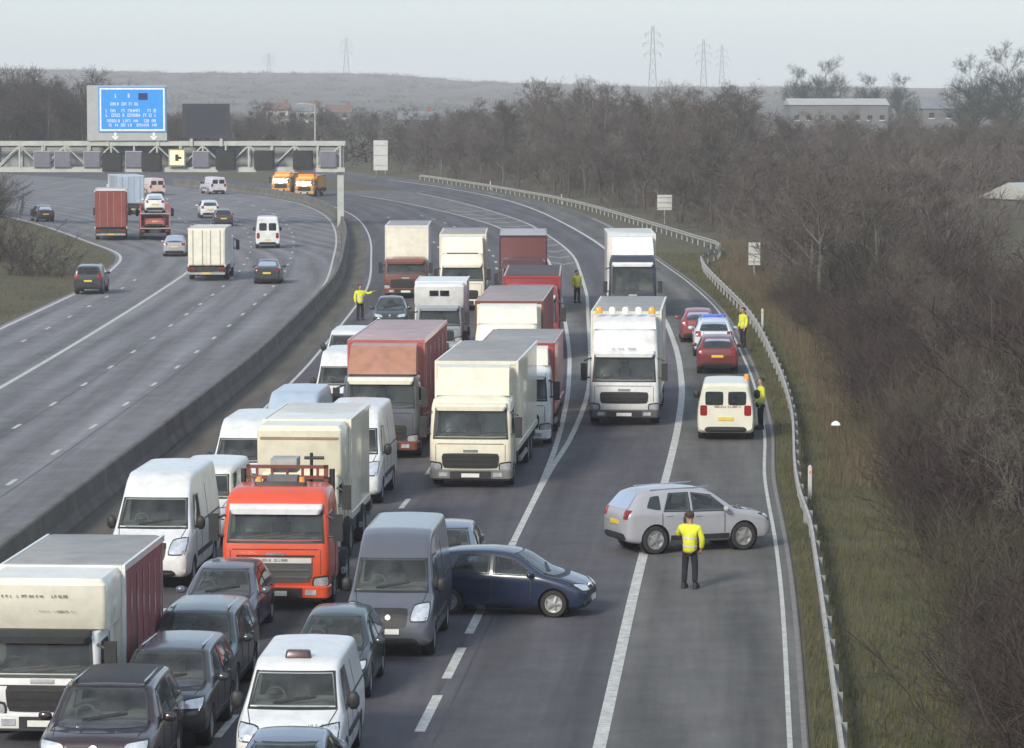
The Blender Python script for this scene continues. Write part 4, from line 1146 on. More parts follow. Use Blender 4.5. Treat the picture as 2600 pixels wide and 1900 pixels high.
for x, y, lab in ((-26.6, 408, 'amber traffic support truck closing the road in the distance, left one'), (-23.2, 396, 'amber traffic support truck closing the road in the distance, right one')):
    o = lorry('support_truck', lab, x, y, -.25 + .1, AMBERPAINT, L=6.5, body=AMBERPAINT, cab_h=2.2, w=2.2, wz=(1.25, 1.85), cab_d=1.8, top=2.3, bw=2.3, base=.9, trim=RED, bumper=AMBERPAINT, cat='truck')
    MB().box(-.9, .9, 1.0, 1.2, 2.2, 2.5).build('beacon_bar', AMBER, o)
    for sg in (-1, 1): mk('arrow_board_lamp', vloft('arrow_board_lamp', [(2.3, .22, 2.2, 2.3, .04), (2.8, .22, 2.2, 2.3, .04)]), RED, o, loc=(sg * .6, 0, 0))

# ---------------------------------------------------------------- people
SKINTONE = mat('skin', (0.42, 0.25, 0.18), 0.6, 0, 0.1, 8)
HIVIS = mat('hi_vis_yellow', (0.72, 0.72, 0.04), 0.75, 0, 0.12, 5, 0.1, 0, 0.2, 20)
HIVIS_O = mat('hi_vis_orange', (0.85, 0.28, 0.04), 0.75, 0, 0.1, 5)
TROUSER = mat('navy_trousers', (0.016, 0.018, 0.026), 0.9, 0, 0.2, 6)
BAND = mat('reflective_band', (0.66, 0.66, 0.62), 0.4, 0.2, 0.05, 5)
HAIR = mat('brown_hair', (0.055, 0.03, 0.018), 0.8, 0, 0.3, 30)

def skin_mesh(name, pts, edges, root=0, sub=1):
    me = bpy.data.meshes.new(name + '_s')
    me.from_pydata([p[:3] for p in pts], edges, [])
    o = bpy.data.objects.new('tmp_s', me); COL.objects.link(o)
    o.modifiers.new('s', 'SKIN').use_smooth_shade = True
    for i, p in enumerate(pts):
        sv = me.skin_vertices[0].data[i]
        sv.radius = (p[3], p[4] if len(p) > 4 else p[3])
        sv.use_root = (i == root)
    m2 = o.modifiers.new('u', 'SUBSURF'); m2.levels = sub; m2.render_levels = sub
    dg = bpy.context.evaluated_depsgraph_get()
    res = bpy.data.meshes.new_from_object(o.evaluated_get(dg))
    bpy.data.objects.remove(o)
    res.name = name
    res.materials.clear(); res.materials.append(None)
    res.shade_smooth()
    return res

def person(label, x, y, rz, pose, h=1.8, group=None, jacket=HIVIS):
    root = empty('person', (x, y, float(max(0, 0))), rz)
    root.scale = (h / 1.8,) * 3
    tag(root, label, 'person', group)
    E = pose['elbow']; Wr = pose['wrist']       # (right, left) positions
    lx = pose.get('stance', .12)
    J = [(0, 0, .96, .14, .11), (0, 0, 1.2, .145, .11), (0, -.005, 1.40, .165, .11), (0, 0, 1.51, .055), (0, -.01, 1.57, .055), (0, -.025, 1.64, .075, .09), (0, -.02, 1.72, .078, .095), (0, 0, 1.785, .045)]
    ed = [(i, i + 1) for i in range(7)]
    k = 8
    J += [(0, -.125, 1.665, .014)]; ed += [(5, 8)]; k = 9                      # nose
    for s, i in ((-1, 0), (1, 1)):
        J += [(s * .19, 0, 1.44, .06), tuple(E[i]) + (.045,), tuple(Wr[i]) + (.03,)]
        ed += [(2, k), (k, k + 1), (k + 1, k + 2)]
        w = Vector(Wr[i]); d = (w - Vector(E[i])).normalized()
        palm = w + d * .07
        J.append(tuple(palm) + (.036, .018)); ed.append((k + 2, k + 3)); pk = k + 3
        sd = d.cross(Vector((0, 1, 0.2))).normalized()
        k += 4
        for fi in range(4):
            a = palm + d * .045 + sd * (.03 - .02 * fi)
            b = a + d * (.028 + .006 * (1 - abs(fi - 1.3) / 2)) + Vector((0, -.012, 0))
            J += [tuple(a) + (.009,), tuple(b) + (.008,)]; ed += [(pk, k), (k, k + 1)]; k += 2
        a = w + d * .04 + sd * .045 + Vector((0, -.01, 0)); b = a + d * .035 + sd * .012
        J += [tuple(a) + (.011,), tuple(b) + (.009,)]; ed += [(pk, k), (k, k + 1)]; k += 2
    legs = []
    for s in (-1, 1):
        st = k
        J += [(s * .10, 0, .88, .085), (s * (lx - .005), -.02, .50, .058), (s * lx, .02, .10, .042), (s * (lx + .01), -.07, .05, .04), (s * (lx + .02), -.15, .04, .035)]
        ed += [(0, k), (k, k + 1), (k + 1, k + 2), (k + 2, k + 3), (k + 3, k + 4)]
        k += 5
    b = mk('body', skin_mesh('body', J, ed), SKINTONE, root)
    JJ = [(0, 0, .80, .185, .14), (0, 0, .98, .185, .145), (0, 0, 1.2, .19, .145), (0, -.005, 1.41, .20, .135), (0, 0, 1.52, .075, .07)]
    je = [(i, i + 1) for i in range(4)]
    k = 5
    for s, i in ((-1, 0), (1, 1)):
        e, w = Vector(E[i]), Vector(Wr[i])
        JJ += [(s * .22, 0, 1.43, .085), tuple(e) + (.075,), tuple(w) + (.06,)]
        je += [(3, k), (k, k + 1), (k + 1, k + 2)]; k += 3
    jk = mk('jacket', skin_mesh('jacket', JJ, je), jacket, root)
    bj = bvh_of(jk.data)
    for z in (1.0, 1.2):                                                   # reflective bands round the jacket
        n = 20; vs = []
        for dz in (-.028, .028):
            for q in range(n):
                a = 2 * math.pi * q / n
                dv = Vector((math.cos(a), math.sin(a), 0))
                hit = bj.ray_cast(Vector((0, 0, z + dz)), dv)[0]
                rr = min((hit - Vector((0, 0, z + dz))).length if hit else .19, .24)
                vs.append(Vector((0, 0, z + dz)) + dv * (rr + .006))
        mk('reflective_band', mesh_from('reflective_band', vs, [[q, (q + 1) % n, n + (q + 1) % n, n + q] for q in range(n)], 60), BAND, jk)
    T = [(0, 0, .95, .165, .12)]
    te = []; k = 1
    for s in (-1, 1):
        T += [(s * .095, 0, .84, .105), (s * (lx - .005), -.02, .50, .082), (s * lx, .015, .13, .075)]
        te += [(0, k), (k, k + 1), (k + 1, k + 2)]; k += 3
    mk('trousers', skin_mesh('trousers', T, te), TROUSER, root)
    for s in (-1, 1):
        mk('boot', vloft('boot', [(.004, .052, -.21, .09, .05), (.06, .055, -.21, .09, .05), (.09, .05, -.17, .085, .05), (.16, .055, -.05, .08, .05)], 5, 50), BLACK, root, loc=(s * (lx + .012), 0, 0))
    hm = MB().lathe([(-.055, .098), (-.01, .108), (.05, .10), (.09, .06), (.105, 0)], 14, 'Z', (0, .018, 1.735)).mesh('hair', 60)
    for v in hm.vertices:
        if v.co.y < -.05 and v.co.z < 1.73: v.co.y += .06
    mk('hair', hm, pose.get('hair', HAIR), b)
    for s in (-1, 1):
        mk('eye', MB().lathe([(-.01, 0), (-.006, .010), (.006, .010), (.01, 0)], 8, 'Z').mesh('eye', 60), BLACK, b, loc=(s * .033, -.112, 1.695))
        mk('ear', MB().lathe([(-.03, 0), (-.02, .014), (.02, .016), (.03, 0)], 8, 'Z').mesh('ear', 60), SKINTONE, b, loc=(s * .088, .0, 1.68))
    return root

RELAX = dict(elbow=((-.27, .03, 1.14), (.27, .03, 1.14)), wrist=((-.26, -.08, .90), (.26, -.08, .90)))
PHONE = dict(elbow=((-.30, -.02, 1.15), (.33, -.12, 1.22)), wrist=((-.24, -.12, .92), (.17, -.20, 1.50)), stance=.13)
POINT = dict(elbow=((-.27, .03, 1.14), (.42, -.05, 1.34)), wrist=((-.26, -.08, .90), (.62, -.12, 1.44)))
o = person('officer in yellow hi-vis jacket and dark trousers standing before the silver SUV', 4.28, 84.7, R(160), PHONE, 1.86)
# the radio held at the ear is a thing of its own
rd = mk('radio', vloft('radio', [(0, .03, -.02, .02, .01), (.13, .03, -.02, .02, .01), (.131, .012, -.012, .012, .01), (.24, .008, -.008, .008, .005)]), BLACK)
rd.location = o.matrix_basis @ Vector((.175, -.16, 1.52)); rd.rotation_euler = (0, 0, R(160))
tag(rd, 'small black two-way radio held up by the officer near the silver SUV', 'radio')
person('person in yellow hi-vis jacket beside the central reserve, left of the queue', -7.9, 184.0, R(20), POINT, 1.85)
person('person in yellow hi-vis jacket standing in the painted gore between the roads', 3.65, 199.0, R(30), RELAX, 1.82)
person('person in yellow hi-vis jacket beside the white and blue patrol car', 10.75, 164.5, R(-60), RELAX, 1.85)
person('person in yellow hi-vis jacket at the right side of the cream van', 8.80, 124.8, R(-80), RELAX, 1.82)

# ---------------------------------------------------------------- gantry and signs
GANTRY_Y = 310.0
GANTRY = mat('gantry_grey', (0.46, 0.47, 0.44), 0.6, 0.1, 0.1, 0.8, 0.2)
SIGN_BLUE = mat('sign_blue', (0.035, 0.30, 0.80), 0.5, 0, 0.06, 1.0)
SIGN_GREY = mat('sign_back_grey', (0.40, 0.42, 0.42), 0.6, 0.1, 0.06, 1.0, 0.15)
SIGNAL_BLACK = mat('signal_black', (0.022, 0.024, 0.026), 0.6)
def gantry():
    x0, x1 = -47.0, -15.0
    zb, zt, dp = 4.95, 7.25, 1.5
    root = tag(empty('gantry', (x1, GANTRY_Y, 0)), 'pale grey lattice sign gantry spanning the left carriageway', 'gantry')
    root.location = (x1, GANTRY_Y, 0)
    for xx in (x0 - x1, 0.0):
        MB().box(xx - .28, xx + .28, .3, 1.2, -.03, zt).build('leg', GANTRY, root)
    for nm, z in (('top_chord', zt), ('bottom_chord', zb)):
        for yy in (0, dp):
            MB().box(x0 - x1 - .4, .4, yy - .12, yy + .12, z - .20, z + .20).build(nm, GANTRY, root)
    n = 16
    st = (x1 - x0) / n
    um = MB().box(-.07, .07, -.07, .07, zb + .2, zt - .2).mesh('upright')
    dm = MB().bar((0, 0, zb + .2), (st, 0, zt - .2), .07, 6).mesh('diagonal')
    dm2 = MB().bar((0, 0, zt - .2), (st, 0, zb + .2), .07, 6).mesh('diagonal')
    for k in range(n + 1):
        for yy in (0, dp): mk('upright', um, GANTRY, root, loc=(x0 - x1 + k * st, yy, 0))
        if k < n:
            for yy in (0, dp): mk('diagonal', dm if k % 2 else dm2, GANTRY, root, loc=(x0 - x1 + k * st, yy, 0))
    MB().box(x0 - x1, 0, .14, dp - .14, zb + .20, zb + .26).build('walkway', GREYMETAL, root)
    MB().box(x0 - x1, -.4, dp + .13, dp + .16, zb + .2, zt - .25).build('back_panel', mat('gantry_panel', (.30, .31, .32), .6, 0, .1, .7, .2), root)
gantry()
def gx(px, Y=GANTRY_Y): return (px - 1130.5) / 7826 * (Y * .9968 + .9)
def gz_(py, Y=GANTRY_Y): return 12 - (py - 196) / 7826 * Y

def signal(px, py, w, h, m, label, lit=None):
    root = tag(empty('lane_signal', (gx(px), GANTRY_Y - .45, gz_(py) - h / 2)), label, 'signal')
    mk('housing', vloft('housing', [(0, w / 2, -.12, .22, .06), (h, w / 2, -.12, .22, .06)]), m, root)
    MB().box(-w / 2 + .15, w / 2 - .15, -.15, -.121, .15, h - .15).build('face', lit or SIGNAL_BLACK, root)
    for sg in (-1, 1): MB().box(sg * w * .3 - .05, sg * w * .3 + .05, .22, .33, .2, h - .1).build('bracket', GREYMETAL, root)
    return root
YLIT = mat('lit_signal', (.7, .55, .2), .5, emit=(1.0, .78, .30), estr=.75)
for px, lab in ((250, 'black lane signal box on the gantry, first from the left of the dark ones'), (337, 'black lane signal box just left of the lit yellow signal'), (500, 'black lane signal box, first to the right of the lit yellow signal'),
                (585, 'black lane signal box, second to the right of the lit yellow signal'), (670, 'black lane signal box nearest the right-hand leg of the gantry')):
    signal(px, 357 if px < 400 else 352, 1.75, 1.65, SIGNAL_BLACK, lab)
o = signal(393, 347, 1.5, 1.5, mat('signal_frame', (.3, .3, .28), .6), 'lit yellow signal on the gantry with a dark mark in it', YLIT)
MB().box(-.16, .16, -.165, -.15, .45, 1.05).box(.16, .42, -.165, -.15, .62, .86).build('symbol', SIGNAL_BLACK, o)
for px, lab in ((205, 'small grey sign on the gantry left of the first dark signal'), (297, 'small pale blue-grey sign between the two left dark signals'), (445, 'small grey sign right of the lit yellow signal'), (725, 'small grey sign at the right-hand end of the gantry'), (95, 'small pale sign at the far left of the gantry'), (140, 'small grey sign, second from the far left of the gantry')):
    w = 1.35
    root = tag(empty('information_sign', (gx(px), GANTRY_Y - .30, gz_(368))), lab, 'sign')
    MB().box(-w / 2, w / 2, -.05, .06, 0, 1.35).build('face', mat('panel_dull', (.16, .16, .20), .6, 0, .2, 1, .2), root)
    MB().box(-w / 2 - .06, w / 2 + .06, .06, .12, -.06, 1.41).build('frame', SIGN_GREY, root)

def blue_sign():
    cx, w, h = gx(295), 5.9, 3.95
    z0 = gz_(291)
    root = tag(empty('direction_sign', (cx, GANTRY_Y - .35, gz_(312))), 'big blue motorway direction sign with white lettering above the gantry', 'sign')
    zz = z0 - root.location.z
    MB().box(-w / 2 - 1.0, w / 2 + .05, .02, .14, .1, zz + h + .12).build('backboard', SIGN_GREY, root)
    MB().box(-w / 2, w / 2, -.05, .015, zz, zz + h).build('face', SIGN_BLUE, root)
    b = MB()
    t = .13; e = .12
    b.box(-w / 2 + e, w / 2 - e, -.06, -.05, zz + e, zz + e + t).box(-w / 2 + e, w / 2 - e, -.06, -.05, zz + h - e - t, zz + h - e)
    b.box(-w / 2 + e, -w / 2 + e + t, -.06, -.05, zz + e + t, zz + h - e - t).box(w / 2 - e - t, w / 2 - e, -.06, -.05, zz + e + t, zz + h - e - t)
    b.build('border', WHITEMARK, root)
    letter_marks('lettering', root, WHITEMARK, -1.5, -.2, zz + 2.90, zz + 3.40, -.052, 1, 41)
    MB().box(.55, 1.35, -.06, -.05, zz + 2.8, zz + 3.4).build('symbol_panel', mat('sign_dark_blue', (.01, .03, .16), .5), root)
    letter_marks('lettering', root, WHITEMARK, -1.9, 1.2, zz + 2.25, zz + 2.62, -.052, 1, 42)
    letter_marks('lettering', root, WHITEMARK, -2.3, 2.1, zz + 1.25, zz + 2.05, -.052, 2, 43)
    letter_marks('lettering', root, WHITEMARK, -2.2, 2.3, zz + .42, zz + 1.15, -.052, 2, 44)
    for sx in (-1.5, 1.85):
        b = MB()
        b.box(sx - .1, sx + .1, -.0, .018, .45, .85)
        b.add([(sx - .32, 0, .48), (sx + .32, 0, .48), (sx, 0, .12), (sx - .32, .018, .48), (sx + .32, .018, .48), (sx, .018, .12)], [[0, 2, 1], [3, 4, 5], [0, 1, 4, 3], [1, 2, 5, 4], [2, 0, 3, 5]])
        b.build('lane_arrow', WHITEMARK, root)
    for sx in (-2.2, 2.2): MB().box(sx - .12, sx + .12, .15, .35, -.4, zz + h).build('support_post', GANTRY, root)
blue_sign()
def vms():
    cx = gx(457)
    root = tag(empty('message_sign', (cx, GANTRY_Y - .3, gz_(303))), 'blank dark grey electronic message board above the gantry', 'sign')
    MB().box(-2.05, 2.05, -.15, .35, 0, 2.95).build('housing', mat('message_board_dark', (.045, .05, .065), .6, 0, .1, 1), root)
    MB().box(-1.8, 1.8, -.17, -.151, .25, 2.7).build('display', SIGNAL_BLACK if False else mat('message_display', (.035, .04, .055), .5, 0, .1, 1), root)
    for sx in (-1.3, 1.3): MB().box(sx - .12, sx + .12, .0, .3, -.75, -.001).build('support_post', GANTRY, root)
vms()

def board(name, label, x, y, z0, w, h, m, legs=2):
    zg = hz(x, y)
    root = tag(empty(name, (x, y, zg)), label, 'sign')
    MB().box(-w / 2, w / 2, -.03, .03, z0, z0 + h).build('panel', m, root)
    for k in range(3):
        z = z0 + h * (k + .5) / 3
        MB().box(-w / 2 + .04, w / 2 - .04, -.07, -.031, z - .04, z + .04).build('stiffener', GREYMETAL, root)
    for sx in ((-w * .32, w * .32) if legs == 2 else (0,)):
        MB().bar((sx, .08, -.2), (sx, .08, z0 + h - .05), .05, 8).build('post', GREYMETAL, root)
PALE_SIGN = mat('sign_pale', (.55, .56, .54), .6, 0, .08, 1, .2)
board('road_sign', 'tall pale sign board on the far verge beyond the gantry', -18.5, 500, .6, 2.0, 4.2, PALE_SIGN)
board('road_sign', 'small square pale sign on a post beside the wood above the joining lane', 13.6, 316, 1.25, 1.3, 1.35, PALE_SIGN, 1)
board('road_sign', 'narrow upright grey sign in the grass behind the verge barrier', 15.6, 228, .7, .75, 1.45, PALE_SIGN, 1)
def marker(x, y, label):
    root = tag(empty('marker_post', (x, y, hz(x, y))), label, 'marker post')
    mk('post', vloft('post', [(-.1, .06, -.04, .04, .02), (.95, .06, -.04, .04, .02), (1.02, .03, -.03, .03, .02)]), mat('marker_white', (.5, .5, .48), .6, 0, .05, 4, .1), root)
    MB().box(-.035, .035, -.048, -.041, .78, .86).build('reflector', AMBER, root)
marker(8.75, 103.5, 'white marker post by the kink of the verge barrier, nearest the camera')
marker(12.6, 178, 'white marker post at the verge barrier beside the line of parked cars')
marker(-2.6, 425, 'tiny white marker post on the far verge under the wood')
marker(5.2, 372, 'small white marker post on the far verge nearer than the tiny one')
def litter():
    me = vloft('plastic_bag', [(0, .10, -.12, .10, .05), (.05, .2, -.18, .16, .08), (.14, .17, -.12, .14, .07), (.22, .06, -.05, .06, .03)], 5, 60)
    o = mk('plastic_bag', me, mat('bag_white', (.8, .8, .8), .6), loc=(11.1, 121, hz(11.1, 121) + .5), scale=(.8, .8, .8))
    tag(o, 'white scrap of plastic caught in the scrub right of the barrier', 'litter')
litter()
def lamp_column():
    x, y = -22.4, 404
    root = tag(empty('lamp_column', (x, y, 0)), 'slim grey lighting column rising behind the right end of the gantry', 'street lamp')
    MB().bar((0, 0, -.03), (0, 0, 10.2), .16, 8, .09).build('column', GREYMETAL, root)
    MB().bar((0, 0, 10.15), (-1.2, 0, 10.35), .06, 6).build('arm', GREYMETAL, root)
    MB().box(-1.9, -1.1, -.15, .15, 10.28, 10.42).build('lamp_head', SIGN_GREY, root)
lamp_column()

# ---------------------------------------------------------------- pylons
def pylon(label, x, y, top, z0):
    root = tag(empty('pylon', (x, y, z0)), label, 'pylon')
    H = top - z0
    b = MB()
    wid = lambda t: 2.6 * (1 - t) ** 1.2 + .6
    prev = None
    for k in range(9):
        t = k / 8
        c = [(sx * wid(t), sy * wid(t), H * t) for sx, sy in ((-1, -1), (1, -1), (1, 1), (-1, 1))]
        if prev:
            for i in range(4):
                b.bar(prev[i], c[i], .13, 4)
                b.bar(prev[i], c[(i + 1) % 4], .06, 3); b.bar(prev[(i + 1) % 4], c[i], .06, 3)
        prev = c
    b.build('tower', mat('pylon_steel', (.16, .17, .19), .6, .3), root)
    for t, a in ((.66, 5.0), (.78, 6.0), (.90, 4.5)):
        c = MB()
        for sx in (-1, 1):
            for sy in (-1, 1):
                c.bar((sx * .6, sy * .7, H * t), (sx * a, 0, H * t), .09, 4); c.bar((sx * .6, sy * .7, H * t + 2.2), (sx * a, 0, H * t), .08, 4)
            c.bar((sx * a, 0, H * t), (sx * a, 0, H * t - 2.2), .18, 4)
        c.build('cross_arm', MATS['pylon_steel'], root)
pylon('lattice pylon on the skyline above the left carriageway, the larger of two', -149, 3200, 58, 20)
pylon('faint lattice pylon on the skyline just right of the blue sign', -246, 3600, 48, 18)
pylon('tall lattice pylon standing alone above the wood, left of the right-hand group', 87, 2200, 51, 0)
pylon('lattice pylon above the wood, middle of the right-hand group', 140, 2600, 48, 0)
pylon('lattice pylon above the wood, right of the right-hand group', 177, 3000, 49, 0)

# ---------------------------------------------------------------- far buildings
def house(name, label, x, y, w, d, eave, ridge, wall, roof, nwin=3, rz=0.0, storeys=2, z0=None):
    z0 = hz(x, y) if z0 is None else z0
    root = tag(empty(name, (x, y, z0), rz), label, 'building')
    MB().box(-w / 2, w / 2, -d / 2, d / 2, -.5, eave).build('wall', wall, root)
    o_ = .35
    b = MB().add([(-w / 2 - o_, -d / 2 - o_, eave), (w / 2 + o_, -d / 2 - o_, eave), (w / 2 + o_, d / 2 + o_, eave), (-w / 2 - o_, d / 2 + o_, eave), (-w / 2 - o_, 0, ridge), (w / 2 + o_, 0, ridge)],
                 [[0, 1, 5, 4], [2, 3, 4, 5], [0, 4, 3], [1, 2, 5], [0, 3, 2, 1]])
    rf = b.build('roof', roof, root)
    if ridge - eave > 1.5 and name == 'house':
        MB().box(w * .3, w * .3 + .9, -.4, .5, ridge - .8, ridge + .9).build('chimney', mat('chimney_brick', (.22, .10, .07), .9), rf)
    for s in range(storeys):
        zc = eave * (s + .55) / storeys
        for k in range(nwin):
            xc = -w / 2 + w * (k + .5) / nwin
            wn_ = MB().box(xc - .6, xc + .6, -d / 2 - .03, -d / 2 + .02, zc - .6, zc + .6).build('window', PANE, root)
            MB().box(xc - .7, xc + .7, -d / 2 - .06, -d / 2 + .02, zc - .72, zc - .605).build('sill', WHITEMARK, wn_)
    return root
RENDER_W = mat('render_white', (.68, .67, .64), .9, 0, .08, .5, .15)
RENDER_G = mat('render_grey', (.15, .15, .155), .9, 0, .1, .5, .15)
ROOF_T = mat('roof_tiles', (.16, .10, .09), .9, 0, .2, 1.0, .2)
ROOF_S = mat('roof_slate', (.18, .19, .21), .9, 0, .2, 1.0, .2)
ROOF_P = mat('roof_pale_sheet', (.42, .42, .39), .6, 0, .06, .3, .1)
house('warehouse', 'long low building with a pale roof beyond the right-hand wood', 82, 900, 24.5, 20, 7.0, 8.6, RENDER_G, ROOF_P, 8, 0, 1)
house('bungalow', 'small pale bungalow in the scrub at the right-hand edge', 49.0, 322, 10, 8, 2.7, 4.2, RENDER_W, ROOF_P, 3, R(35), 1, z0=-.6)
for x, y, w, e, r_, wm, rm, lab in ((-66, 1000, 6.5, 5.0, 7.2, RENDER_W, ROOF_T, 'white house left of three below the far hill'), (-58, 1010, 6, 4.6, 7.0, RENDER_W, ROOF_S, 'white house in the middle of three below the far hill'), (-50, 1030, 7, 4.2, 6.4, RENDER_G, ROOF_T, 'grey house right of three below the far hill'),
        (-22, 820, 8, 4.0, 6.0, RENDER_G, ROOF_S, 'dull grey house behind the trees beyond the lighting column'),
        (96, 800, 8, 6.6, 9.0, RENDER_G, ROOF_S, 'grey house right of the long pale-roofed building, left of the pair'), (107, 805, 8, 6.4, 8.6, RENDER_G, ROOF_T, 'grey house at the right edge beyond the long pale-roofed building')):
    house('house', lab, x, y, w, 8, e, r_, wm, rm, 2)

# ---------------------------------------------------------------- far hills
HILL = mat('far_hill_cover', (.085, .075, .070), .95, 0, 0, .012, .0, 0, 0, 1, col2=(.14, .125, .105))
HILL_PROF = pchip([-1600, -900, -443, -280, -138, -88, -35, 46, 120, 400, 900, 1600], [18, 29, 28, 25, 24, 22, 17.5, 15, 13, 12, 12, 12])
def hills():
    prof = HILL_PROF
    xs = np.arange(-1600, 1601, 20.0)
    ys = np.concatenate([np.linspace(1250, 3000, 40), np.linspace(3050, 4200, 12)])
    gx_, gy_ = np.meshgrid(xs, ys)
    rise = smooth01((gy_ - 1250) / 1750)
    z = 0.4 + prof(gx_) * rise
    rng = np.random.default_rng(5)
    z += rise * rng.normal(0, .25, z.shape)
    V = np.stack([gx_.ravel(), gy_.ravel(), z.ravel()], 1)
    nx, ny = len(xs), len(ys)
    i, j = np.meshgrid(np.arange(nx - 1), np.arange(ny - 1)); a = (j * nx + i).ravel()
    me = mesh_np('hills', V, np.stack([a, a + 1, a + nx + 1, a + nx], 1))
    tag(mk('hills', me, HILL), kind='structure')
hills()

# ---------------------------------------------------------------- bare winter trees
BARK_P = mat('pale_bark', (.125, .115, .10), .95, 0, .25, 3)
BARK = mat('bark', (.085, .072, .060), .95, 0, .25, 3)
TWIG = mat('bare_twigs', (.084, .071, .066), .95, 0, 0, .5, 0, col2=(.145, .120, .105))
TWIG_P = mat('pale_twigs', (.095, .082, .070), .95, 0, 0, .5, 0, col2=(.15, .128, .105))
TWIG_D = mat('dark_twigs', (.056, .049, .045), .95, 0, 0, .5, 0, col2=(.094, .080, .070))
TWIG_R = mat('reddish_scrub', (.034, .026, .025), .95, 0, 0, .25, 0, col2=(.074, .053, .047))
EVERG = mat('evergreen', (.030, .045, .035), .95, 0, .35, 2)
def prisms(S, n):
    """S rows: p0(3) p1(3) r0 r1 -> verts, quads with n sides"""
    S = np.asarray(S, float)
    p0, p1 = S[:, 0:3], S[:, 3:6]
    d = p1 - p0; d /= np.linalg.norm(d, axis=1, keepdims=True) + 1e-9
    ref = np.where(np.abs(d[:, 2:3]) > .9, np.array([[1., 0, 0]]), np.array([[0, 0, 1.]]))
    u = np.cross(d, ref); u /= np.linalg.norm(u, axis=1, keepdims=True) + 1e-9
    w = np.cross(d, u)
    m = len(S)
    if n == 2:                                  # flat slivers
        rng = np.random.default_rng(m)
        a = rng.uniform(0, math.pi, (m, 1))
        k = u * np.cos(a) + w * np.sin(a)
        V = np.stack([p0 - k * S[:, 6:7], p0 + k * S[:, 6:7], p1 + k * S[:, 7:8], p1 - k * S[:, 7:8]], 1).reshape(-1, 3)
        F = np.arange(4 * m).reshape(m, 4)
        return V, F
    V = []
    for p, r in ((p0, S[:, 6:7]), (p1, S[:, 7:8])):
        for i in range(n):
            a = 2 * math.pi * i / n
            V.append(p + (u * math.cos(a) + w * math.sin(a)) * r)
    V = np.stack(V, 1).reshape(-1, 3)
    F = []
    base = np.arange(m) * 2 * n
    for i in range(n):
        j = (i + 1) % n
        F.append(np.stack([base + i, base + j, base + n + j, base + n + i], 1))
    return V, np.concatenate(F)
def join(parts):
    Vs, Fs, k = [], [], 0
    for V, F in parts:
        Vs.append(V); Fs.append(F + k); k += len(V)
    return np.concatenate(Vs), np.concatenate(Fs)

def grow(seed, H=9.0, spread=.42, n1=11, n2=7, n3=6, n4=4, lean=.05):
    rnd = random.Random(seed)
    trunk, limb, twig, fine = [], [], [], []
    def rot(d, ang):
        o = Vector((rnd.gauss(0, 1), rnd.gauss(0, 1), rnd.gauss(0, 1)))
        o = (o - d * o.dot(d)).normalized()
        return (d * math.cos(ang) + o * math.sin(ang)).normalized()
    p = Vector((0, 0, -.2)); d = Vector((rnd.uniform(-lean, lean), rnd.uniform(-lean, lean), 1)).normalized()
    tr = []
    nseg = 9
    r0 = .017 * H
    for k in range(nseg):
        q = p + d * (H * .93 / nseg)
        ra, rb = r0 * (1 - k / nseg) ** .8 + .012, r0 * (1 - (k + 1) / nseg) ** .8 + .012
        trunk.append((*p, *q, ra, rb)); tr.append((p.copy(), q.copy(), ra))
        p = q; d = (d + Vector((rnd.gauss(0, .07), rnd.gauss(0, .07), .08))).normalized()
    def twigs(a, dd, L, r, lev):
        nn = 3 if lev < 3 else 2
        pts = [a]; cur = a
        for k in range(nn):
            nxt = cur + dd * (L / nn)
            row = (*cur, *nxt, r * (1 - .7 * k / nn), r * (1 - .7 * (k + 1) / nn))
            (limb if lev == 1 else twig if lev == 2 else fine).append(row)
            cur = nxt; pts.append(cur)
            dd = (dd + Vector((rnd.gauss(0, .14), rnd.gauss(0, .14), rnd.gauss(.10, .10)))).normalized()
        cnt = {1: n2, 2: n3, 3: n4}.get(lev, 0)
        for k in range(cnt):
            t = rnd.uniform(.25, 1.0) * nn
            i = min(int(t), nn - 1)
            s = pts[i].lerp(pts[i + 1], t - i)
            twigs(s, rot(dd, rnd.uniform(.4, .95)), L * rnd.uniform(.38, .62), r * .55, lev + 1)
    for k in range(n1):
        t = rnd.uniform(.16, .98)
        i = min(int(t * nseg), nseg - 1)
        a, b, rr = tr[i]
        s = a.lerp(b, t * nseg - i)
        ang = rnd.uniform(.55, 1.15) * (1.1 - .45 * t)
        dd = rot((b - a).normalized(), ang)
        dd.z = abs(dd.z) * .8 + .15; dd.normalize()
        twigs(s, dd, H * spread * (1.12 - .62 * t) * rnd.uniform(.75, 1.1), rr * .55, 1)
    for L_ in (fine,):
        for i, row in enumerate(L_): L_[i] = row[:6] + (max(row[6], .010), max(row[7], .006))
    tv = join([prisms(trunk, 7), prisms(limb, 5)])
    cv = join([prisms([r[:6] + (max(r[6], .010), max(r[7], .007)) for r in twig], 3), prisms(fine, 2)])
    return mesh_np('trunk', *tv), mesh_np('crown', *cv)

